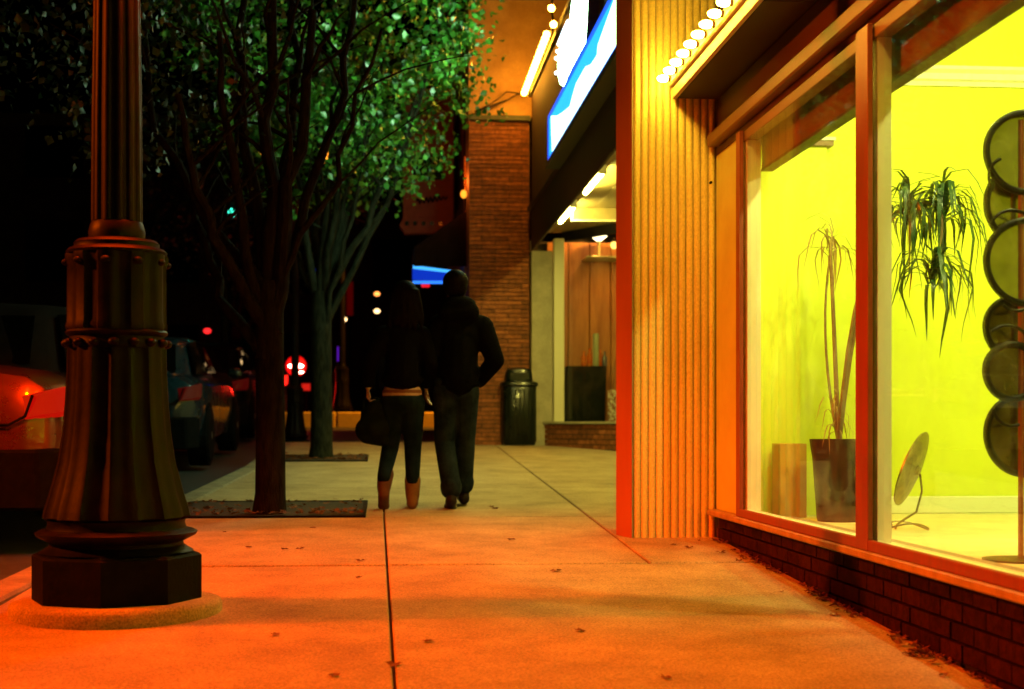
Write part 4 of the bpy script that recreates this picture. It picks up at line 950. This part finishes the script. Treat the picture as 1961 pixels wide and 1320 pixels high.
    MB().add([(x, y, z * tall) for x, y, z in [(-.78, -.02, .20), (.78, -.02, .20), (.90, .14, .20), (-.90, .14, .20), (-.77, -.03, .55), (.77, -.03, .55), (.905, .16, .55), (-.905, .16, .55)]], [(0, 3, 2, 1), (4, 5, 6, 7), (0, 1, 5, 4), (1, 2, 6, 5), (2, 3, 7, 6), (3, 0, 4, 7)]).build('bumper', rubber, t, local=True, bevel=.02)
    if detail:
        MB().tube([(-.74, .02, .86 * tall), (-.70, -.006, .74 * tall), (-.60, -.012, .69 * tall), (.60, -.012, .69 * tall), (.70, -.006, .74 * tall), (.74, .02, .86 * tall)], .010, 5).build('boot_seam', rubber, t, local=True)
        MB().box(-.22, -.045, .66 * tall, .22, -.02, .77 * tall).build('number_plate', M('plate_white', (.5, .5, .45), None, rough=.4), t, local=True)
        MB().tube([(-.3, -.03, .83 * tall), (.3, -.03, .83 * tall)], .012, 6).build('boot_strip', chrome, t, local=True)
    for (wy) in (.88, 3.68):
        for s in (-1, 1):
            wh = MB().lathe((s * .74, wy, .315), [(.20, 0), (.30, .004), (.318, .03), (.318, .16), (.30, .19), (.20, .195)], 24, axis=(s, 0, 0)).build('wheel', rubber, t, smooth=True, local=True)
            MB().lathe((s * .925, wy, .315), [(.20, 0), (.19, .008), (.05, .004), (.04, .012), (.01, .014)], 20, axis=(s, 0, 0)).build('rim', rimm, wh, local=True, smooth=True)
            # dark arch
            MB().lathe((s * .70, wy, .33), [(.36, 0), (.36, .213)], 20, axis=(s, 0, 0)).build('wheel_arch', rubber, t, local=True)
    return t
car('copper coloured car with roof darkened for shade and red corner taillight left of the foreground lamp post', -2.93, 9.25, copper_p, awn, tall=1.08)  # black roof colour puts the unlit night shade into the paint
car('dark blue sedan parked at the kerb behind the foreground lamp post', -2.93, 15.9, blue_p, detail=True)
car('black car parked in front of the blue sedan, partly hidden', -3.0, 22.0, dark_p, detail=False)
sv = car('dark car stopped across the side street with red brake lights glowing', -3.05, 31.2, dark_p, tall=1.18, lit=True, detail=False, group=None)
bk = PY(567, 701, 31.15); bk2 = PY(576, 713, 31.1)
ob = MB().sph((0, 0, 0), .22, 20, 12, sy=.35).build('brake_halo', E('brake_halo', (1, .002, .003), 1.1), sv, smooth=True, local=True); ob.location = (bk.x + 3.05, -.02, bk.z - (gz(33.2) - .13))  # glowing red shape added for the halo round the brake light
for q, rr_ in ((bk, .085), (bk2, .032)):
    o = MB().sph((0, 0, 0), rr_, 12, 8, sz=.6, sx=1.9).build('brake_bulb', E('brake_core', (1, .22, .15), 60), sv, smooth=True, local=True)
    o.location = (q.x + 3.05, -.10, q.z - (gz(33.2) - .13))
o = lamp('brake_light', 'POINT', (bk.x + 3.05, -.5, .9), 60, (1, .01, .005), .12); o.parent = sv

# small far lights of the street
def far_lamp(px, py, y, c, s, r, label, h=None, nm='street_or_added_lamp', cat='street lamp'):
    p = PY(px, py, y); t = thing(nm, label, cat, (p.x, y, gz(y)))
    MB().cyl((p.x, y + r * .5, gz(y)), (p.x, y + r * .5, p.z - r * .9), .05, .03, 8).build('pole', iron, t)
    MB().sph(p, r, 10, 8, sx=1.25, sz=.9).build('globe', E('far_%d_%d' % (px, py), c, s), t, smooth=True)
OR = (1, .30, .06); WH = (1, .62, .25)
far_lamp(15, 632, 40, OR, 3, .10, 'tiny orange street lamp at the far left edge')
far_lamp(397, 634, 44, (1, .02, .02), 2, .09, 'tiny red lamp above the orange one left of the nearer trunk')
far_lamp(397, 678, 44, OR, 4, .10, 'tiny orange lamp directly under the red one left of the trunk')
far_lamp(722, 563, 42, OR, 3, .07, 'upper of two small orange lamps left of the woman')
far_lamp(722, 596, 41, WH, 4, .07, 'lower of two small orange lamps left of the woman')
far_lamp(658, 612, 40, WH, 6, .07, 'small white orange lamp right of the farther tree trunk')
far_lamp(361, 746, 38, OR, 4, .12, 'small orange car glint above the roof of the blue sedan')  # this and the next four: car lights and glints added as pole lamps
far_lamp(345, 757, 38, OR, 2.5, .12, 'lower small orange car glint above the blue sedan boot')
far_lamp(384, 774, 34, (.02, .2, 1), 2.5, .12, 'small blue car light between the blue sedan and black car')
far_lamp(398, 776, 33, (1, 1, .6), 3, .11, 'small white car light just right of the blue one')
far_lamp(437, 783, 33, (1, .02, .03), 2.5, .11, 'small red car light above the black car')
# green traffic signal
gp = PY(446, 408, 38)
ts = thing('traffic_signal', 'green lit traffic signal hanging among the dark branches', 'traffic light', (gp.x, 38, gz(38)))
MB().box(gp.x - .16, 38, gp.z - .18, gp.x + .16, 38.25, gp.z + .85).build('housing', M('signal_black', (.01, .01, .01)), ts, bevel=.02)
for i, (cc, ss) in enumerate((((.05, 1, .62), 7), ((.05, .02, 0), .05), ((.06, 0, 0), .05))):
    MB().lathe((gp.x, 37.99, gp.z + i * .34), [(.115, 0), (.09, -.03), (.01, -.04)], 16, axis=(0, 1, 0)).build('lens', E('signal_lens_%d' % i, cc, ss), ts)
MB().cyl((gp.x, 38.15, gz(38)), (gp.x, 38.15, gp.z - .18), .07, .05, 10).build('pole', iron, ts)
# lit signs in the distance, and car lights added as sign panels
def far_sign(px0, py0, px1, py1, y, c, s, label, depth=.15):
    a = PY(px0, py1, y); b = PY(px1, py0, y); t = thing('lit_sign_or_car_light', label, 'sign', ((a.x + b.x) / 2, y, gz(y)))
    MB().box(a.x, y, a.z, b.x, y + .03, b.z).build('lit_face', E('fs_%d_%d' % (px0, py0), c, s), t); MB().box(a.x - .02, y + .031, a.z - .02, b.x + .02, y + depth, b.z + .02).build('box', far_wall, t)
    MB().cyl(((a.x + b.x) / 2, y + depth * .6, gz(y)), ((a.x + b.x) / 2, y + depth * .6, a.z - .02), .04, n=8).build('pole', iron, t)
far_sign(602, 516, 612, 574, 38, (.02, .06, 1), .55, 'narrow upright blue lit sign left of the farther trunk')
far_sign(451, 612, 457, 672, 40, (.005, .02, .4), .14, 'narrow dim blue upright sign left of the nearer trunk')
far_sign(646, 664, 654, 692, 34, (.22, .02, 1), .5, 'small purple lit sign beside the grey lamp post')
far_sign(425, 753, 449, 759, 36, (.7, 1, 1), 1.5, 'small white bar shaped car glint over the black car')  # glint on a car, added as a glowing panel on a pole
far_sign(463, 779, 484, 786, 32, (1, 1, .8), 2, 'small bright white car light bar left of the nearer trunk')
far_sign(468, 790, 484, 812, 32.2, (1, .16, .02), .35, 'orange car light panel under the bright white bar')
far_sign(541, 738, 549, 768, 32.2, (1, .95, .7), .9, 'white reversing light panel right beside the nearer trunk')
far_sign(560, 752, 569, 768, 32.4, (1, .9, .5), .4, 'pale yellow reversing light panel under the brake lights')
far_sign(664, 540, 676, 604, 38, (.35, .0, .0), .14, 'dim red upright sign right of the farther tree trunk')
far_sign(578, 735, 594, 748, 33, (1, .02, .01), .6, 'red car light panel right of the brake lights')

# dark buildings round the junction
def block(label, x0, y0, x1, y1, h, face, nx, nz):
    z = gz((y0 + y1) / 2); t = thing('town_building', label, 'building', ((x0 + x1) / 2, (y0 + y1) / 2, z))
    MB().box(x0, y0, z - .5, x1, y1, z + h).build('wall', far_wall, t); MB().box(x0 - .15, y0 - .15, z + h, x1 + .15, y1 + .15, z + h + .35).build('cornice', ledgem, t)
    for j in range(nz):
        for i in range(nx):
            if face == 'y':
                a = x0 + (x1 - x0) * (i + .25) / nx; b = x0 + (x1 - x0) * (i + .75) / nx; MB().box(a, y0 - .04, z + 1 + j * 3.2, b, y0 + .02, z + 2.9 + j * 3.2).build('window', far_win, t)
            else:
                a = y0 + (y1 - y0) * (i + .25) / nx; b = y0 + (y1 - y0) * (i + .75) / nx; MB().box(x1 - .02, a, z + 1 + j * 3.2, x1 + .04, b, z + 2.9 + j * 3.2).build('window', far_win, t)
block('dark two storey building nearest on the opposite side of the avenue', -24, -6, -14.1, 9, 7, 'x', 4, 2)
block('dark three storey building on the opposite side of the avenue', -24, 9.3, -14.1, 24, 10, 'x', 5, 3)
block('dark building beyond the side street on the left', -26, 46, -5, 58, 9, 'y', 6, 3)
block('dark building beyond the side street on the right', -4.4, 50, 14, 62, 12, 'y', 6, 3)

# ================================================================== PEOPLE
class Blob:
    def __init__(s): s.m = MB()
    def cap(s, a, b, r0, r1=None, n=14, fx=1, fy=1):
        a = Vector(a); b = Vector(b); r1 = r0 if r1 is None else r1; d = b - a; L = max(d.length, 1e-4)
        pr = [(r0 * math.cos(t), -r0 * math.sin(t)) for t in (PI / 2 * .96, PI / 3, PI / 6)] + [(r0, 0), (r1, L)] + [(r1 * math.cos(t), L + r1 * math.sin(t)) for t in (PI / 6, PI / 3, PI / 2 * .96)]
        s.m.lathe(a, pr, n, axis=d); return s
    def ell(s, c, rx, ry, rz): s.m.sph(c, 1, 18, 12, sx=rx, sy=ry, sz=rz); return s
    def chain(s, pts, rs):
        for i in range(len(pts) - 1): s.cap(pts[i], pts[i + 1], rs[i], rs[i + 1])
        return s
    def build(s, name, mat, parent, voxel=.011, smooth=5):
        me = s.m.mesh('tmp'); o = bpy.data.objects.new('tmp', me); COL.objects.link(o)
        r = o.modifiers.new('r', 'REMESH'); r.mode = 'VOXEL'; r.voxel_size = voxel
        if smooth: q = o.modifiers.new('s', 'SMOOTH'); q.factor = .5; q.iterations = smooth
        dg = bpy.context.evaluated_depsgraph_get(); em = bpy.data.meshes.new_from_object(o.evaluated_get(dg)); em.name = name
        bpy.data.objects.remove(o); bpy.data.meshes.remove(me)
        em.materials.clear(); em.materials.append(mat); em.transform(Matrix.Translation(-W[parent.name])); em.polygons.foreach_set('use_smooth', [True] * len(em.polygons))
        ob = bpy.data.objects.new(name, em); COL.objects.link(ob); ob.parent = parent; W[ob.name] = W[parent.name]; return ob
def hand(B, wrist, direc, palm_n, side, curl=.5, k=1.0):
    """five fingers; direc = towards the fingers, palm_n = palm normal, side = +-1 which side the thumb leaves"""
    w = Vector(wrist); d = Vector(direc).normalized(); n = Vector(palm_n); n = (n - d * n.dot(d)).normalized(); s = d.cross(n) * side
    for o in (-.028, -.010, .010, .028): B.cap(w + d * .015 * k + s * o * .6 * k, w + d * .085 * k + s * o * k, .013 * k, .0115 * k, 8)
    for i, (o, L) in enumerate(((.030, .070), (.010, .080), (-.010, .074), (-.029, .058))):
        p = w + d * .088 * k + s * o * k; c = curl
        for seg in range(3):
            ll = L * (.44, .32, .24)[seg] * k; dd = (d * math.cos(c) + n * math.sin(c)).normalized(); q = p + dd * ll; B.cap(p, q, .0088 * k, .0078 * k, 8); p = q; c += curl
    p = w + d * .03 * k + s * .026 * k; q = p + (d * .6 + s * .75 + n * .25).normalized() * .038 * k; B.cap(p, q, .0125 * k, .0105 * k, 8); B.cap(q, q + (d * .9 + s * .15 + n * .35).normalized() * .036 * k, .0100 * k, .0085 * k, 8)
def head(B, c, k=1.0, tilt=0.0, turn=0.0):
    c = Vector(c)
    R = Matrix.Rotation(tilt, 3, 'Y') @ Matrix.Rotation(turn, 3, 'Z'); f = lambda x, y, z: c + R @ Vector((x, y, z)) * k
    B.ell(c, .074 * k, .093 * k, .095 * k); B.ell(f(0, .022, -.055), .056 * k, .068 * k, .062 * k); B.cap(f(0, .06, -.085), f(0, .07, -.092), .026 * k, .022 * k)
    B.cap(f(0, .088, .01), f(0, .108, -.028), .010 * k, .014 * k, 8)          # nose
    B.cap(f(-.03, .083, .025), f(.03, .083, .025), .012 * k, None, 8)         # brow
    B.cap(f(-.02, .088, -.058), f(.02, .088, -.058), .008 * k, None, 8)       # mouth
    for s in (-1, 1): B.cap(f(s * .075, -.002, -.03), f(s * .080, -.008, .02), .009 * k, .013 * k, 8)
    return f
MPX = .00389
pm = G(878, 972); pw = G(760, 974)
# ---- man
man = thing('person', 'man in black hooded jacket and blue jeans, hand in pocket, walking right of the woman', 'person', (pm.x, pm.y, gz(pm.y)))
def Lm(px, py, dy=0): return Vector((pm.x + (px - 884) * MPX, pm.y + dy, gz(pm.y) + (975 - py) * MPX))
def bodyjoint(B, pts, rs): B.chain(pts, rs)
hipc = Lm(880, 742); chest = Lm(884, 640, .03); neck = Lm(881, 592, .02); hc_ = Lm(878, 543, .0)
sl = Lm(848, 622, .02); sr = Lm(930, 622, .02); el_r = Lm(955, 690, -.03); wr_r = Lm(926, 728, .10)
el_l = Lm(826, 682, -.02); wr_l = Lm(822, 738, .10)
hl = Lm(860, 748); hr = Lm(900, 748); kl = Lm(857, 848, .03); kr = Lm(898, 848, .08); al = Lm(868, 938, -.12); ar = Lm(896, 932, .14)
B = Blob(); fM = head(B, hc_, 1.02, -.06)
B.cap(hc_ + Vector((0, -.01, -.07)), neck, .055, .062); B.ell(chest, .16, .105, .20); B.ell(hipc + Vector((0, 0, .06)), .155, .115, .13); B.cap(chest, hipc, .13, .095)
B.cap(sl, sr, .065); B.chain([sr, el_r, wr_r], [.055, .042, .030]); B.chain([sl, el_l, wr_l], [.055, .042, .030])
B.chain([hl, kl, al], [.088, .058, .040]); B.chain([hr, kr, ar], [.088, .058, .040]); B.cap(al, al + Vector((0, .13, -.05)), .036, .03); B.cap(ar, ar + Vector((0, .13, -.05)), .036, .03)
hand(B, wr_r, (-.3, .5, -.6), (-1, 0, 0), 1, .35); hand(B, wr_l, (0, .3, -.9), (1, 0, 0), 1, .35)
B.build('body', skin, man, .0062, 2)
J = Blob(); J.ell(chest + Vector((0, 0, -.0)), .195, .135, .22); J.cap(chest + Vector((0, 0, -.05)), Lm(882, 730), .150, .158); J.ell(Lm(882, 712), .175, .135, .11); J.cap(sl + Vector((.02, 0, 0)), sr + Vector((-.02, 0, 0)), .088)
J.chain([sr + Vector((0, 0, -.01)), el_r, wr_r], [.092, .072, .058]); J.chain([sl, el_l, wr_l + Vector((.0, 0, .02))], [.090, .068, .052])
J.cap(Lm(862, 597, -.07), Lm(905, 597, -.07), .075); J.ell(Lm(884, 583, -.04), .135, .11, .075); J.cap(neck, chest, .10, .12)
J.ell(Lm(882, 737), .176, .142, .048)
J.build('hooded_jacket', jacket_m, man, .010, 4)
T = Blob(); T.ell(hipc + Vector((0, 0, .02)), .170, .134, .14); T.chain([hl, kl, al + Vector((0, 0, .03))], [.100, .078, .074]); T.chain([hr, kr, ar + Vector((0, 0, .03))], [.100, .078, .072]); T.cap(al + Vector((0, 0, .03)), al + Vector((0, -.01, .0)), .082, .080); T.cap(ar + Vector((0, 0, .03)), ar + Vector((0, -.01, .0)), .080, .078)
T.build('jeans', jeans_m, man, .009, 3)
def shoe(P, ankle, name, mat, pitch, L=.27, tall=.0, r=.045, sole=True):
    a = Vector(ankle); ff = Vector((0, math.cos(pitch), math.sin(pitch))); S = Blob(); heel = a + Vector((0, -.03, -.065)); 
    S.cap(heel, heel + ff * (L - .09), r, r * .95); S.cap(heel + Vector((0, .01, .02)), heel + ff * .10 + Vector((0, 0, .035)), r * .95, r * .85); S.ell(heel + ff * (L - .11), r * 1.1, .07, r * .75)
    S.cap(heel + Vector((0, .02, .02)), a + Vector((0, .01, .03 + tall)), r * .95, r * 1.15 if tall else r * .9)
    S.build(name, mat, P, .008, 3)
shoe(man, al + Vector((0, -.02, -.02)), 'shoe', shoe_d, -.30); shoe(man, ar + Vector((0, 0, -.04)), 'shoe', shoe_d, .0)
Hh = Blob(); Hh.ell(hc_ + Vector((0, -.012, .020)), .098, .108, .096); Hh.ell(hc_ + Vector((0, -.045, -.025)), .090, .068, .080); Hh.build('hair', hairm, man, .008, 2)
for s in (-1, 1): MB().sph(fM(s * .03, .086, .005), .011, 8, 6).build('eye', M('eye_white', (.7, .7, .65), None, rough=.2), man, smooth=True)
# ---- woman
wom = thing('person', 'woman with long dark hair, black top, slim jeans and tan boots carrying a black bag', 'person', (pw.x, pw.y, gz(pw.y)))
def Lw(px, py, dy=0): return Vector((pw.x + (px - 752) * MPX, pw.y + dy, gz(pw.y) + (976 - py) * MPX))
hipc = Lw(762, 765); chest = Lw(765, 655, .02); neck = Lw(766, 612, .02); hc_ = Lw(768, 567, .01)
sl = Lw(728, 642, .01); sr = Lw(800, 642, .01); el_l = Lw(702, 692, -.04); wr_l = Lw(697, 742, .04); el_r = Lw(816, 694, -.02); wr_r = Lw(828, 722, .10)
hl = Lw(746, 772); hr = Lw(782, 772); kl = Lw(739, 860, .10); kr = Lw(783, 860, .04); al = Lw(727, 930, -.12); ar = Lw(782, 948, -.02)
B = Blob(); fW = head(B, hc_, .97, .08); B.cap(hc_ + Vector((0, -.01, -.07)), neck, .045, .05); B.ell(chest, .135, .095, .18); B.ell(Lw(762, 710), .115, .09, .12); B.ell(hipc + Vector((0, 0, .03)), .15, .115, .12)
B.cap(sl, sr, .052); B.chain([sl, el_l, wr_l], [.043, .035, .024]); B.chain([sr, el_r, wr_r], [.043, .035, .024]); B.chain([hl, kl, al], [.083, .052, .036]); B.chain([hr, kr, ar], [.083, .052, .036])
B.cap(al, al + Vector((0, .11, -.07)), .032, .028); B.cap(ar, ar + Vector((0, .12, -.04)), .032, .028)
hand(B, wr_l, (-.05, .05, -1), (1, 0, 0), 1, .75, .92); hand(B, wr_r, (.5, .6, -.3), (-.5, .5, 0), -1, .25, .92)
B.build('body', skin, wom, .0060, 2)
J = Blob(); J.ell(chest, .165, .12, .19); J.cap(chest, Lw(762, 725), .13, .145); J.ell(Lw(762, 728), .165, .125, .06); J.cap(sl + Vector((.02, 0, 0)), sr + Vector((-.02, 0, 0)), .072); J.chain([sl, el_l, wr_l + Vector((0, 0, .03))], [.075, .062, .046]); J.chain([sr, el_r, wr_r, wr_r + Vector((.03, .06, -.05))], [.072, .058, .046, .048]); J.cap(neck + Vector((0, 0, -.02)), chest, .075, .1)
J.build('black_top', jacket_w, wom, .010, 4)
S = Blob(); S.ell(Lw(762, 752), .152, .117, .05); S.build('shirt_hem', tee, wom, .009, 2)
T = Blob(); T.ell(hipc + Vector((0, 0, -.015)), .158, .122, .115); T.chain([hl, kl, al + Vector((0, 0, .06))], [.096, .066, .050]); T.chain([hr, kr, ar + Vector((0, 0, .10))], [.096, .066, .052]); T.build('slim_jeans', jeans_w, wom, .009, 3)
def boot(P, ankle, knee, mat, pitch):
    a = Vector(ankle); up_ = (Vector(knee) - a).normalized(); ff = Vector((0, math.cos(pitch), math.sin(pitch))); S = Blob(); heel = a + Vector((0, -.02, -.065))
    S.cap(a + Vector((0, 0, -.02)), a + up_ * .11, .052, .063); S.cap(heel, heel + ff * .15, .044, .042); S.ell(heel + ff * .15, .046, .07, .034); S.cap(heel, a, .044, .05)
    S.cap(heel + Vector((0, -.005, -.02)), heel + Vector((0, 0, -.022)) + ff * .17, .030, .030)
    return S.build('boot', mat, P, .008, 3)
boot(wom, al, kl, M('dark_suede', (.10, .035, .02), (.14, .05, .03), 18, .9), -.65); boot(wom, ar, kr, boot_t, -.08)
Hh = Blob(); Hh.ell(hc_ + Vector((0, -.015, .022)), .096, .108, .098); Hh.ell(hc_ + Vector((0, -.06, -.06)), .105, .07, .12); Hh.ell(hc_ + Vector((0, -.075, -.15)), .115, .06, .10); Hh.cap(hc_ + Vector((-.07, -.02, -.02)), hc_ + Vector((-.09, -.03, -.19)), .035, .025); Hh.cap(hc_ + Vector((.07, -.02, -.02)), hc_ + Vector((.09, -.03, -.19)), .035, .025)

rh = random.Random(3)
for i in range(26):
    a = rh.uniform(-1.35, 1.35); top_ = hc_ + Vector((math.sin(a) * .085, -.03 - math.cos(a) * .07, .03)); bot = hc_ + Vector((math.sin(a) * rh.uniform(.10, .15), -.03 - math.cos(a) * .07 + rh.uniform(-.02, .02), -rh.uniform(.15, .27)))
    Hh.chain([top_, top_.lerp(bot, .5) + Vector((rh.uniform(-.012, .012), -.012, 0)), bot], [.026, .022, .009])
Hh.build('long_hair', hairm, wom, .009, 3)
for s in (-1, 1): MB().sph(fW(s * .03, .086, .005), .010, 8, 6).build('eye', MATS['eye_white'], wom, smooth=True)
# bag
bgc = Lw(706, 812, .02)
bag = thing('handbag', 'large slouchy black handbag hanging from the hand of the woman', 'bag', bgc)
S = Blob(); S.ell(bgc + Vector((.02, 0, -.02)), .125, .09, .135); S.ell(bgc + Vector((-.05, 0, -.05)), .085, .07, .09); S.cap(bgc + Vector((-.06, .02, .09)), bgc + Vector((-.07, .02, -.03)), .03); S.ell(bgc + Vector((.03, 0, .06)), .095, .075, .12); S.cap(bgc + Vector((-.05, 0, -.10)), bgc + Vector((.07, 0, -.12)), .055); S.build('pouch', cloth_b, bag, .010, 4)
hp = wr_l + Vector((0, 0.02, -.10))
for dy in (-.05, .05):
    MB().tube(bez(bgc + Vector((-.07, dy, .10)), hp + Vector((-.04, dy * .4, .05)), hp, 6) + bez(hp, hp + Vector((.08, dy * .4, .05)), bgc + Vector((.09, dy, .12)), 6)[1:], .008, 6).build('strap', cloth_b, bag, smooth=True)
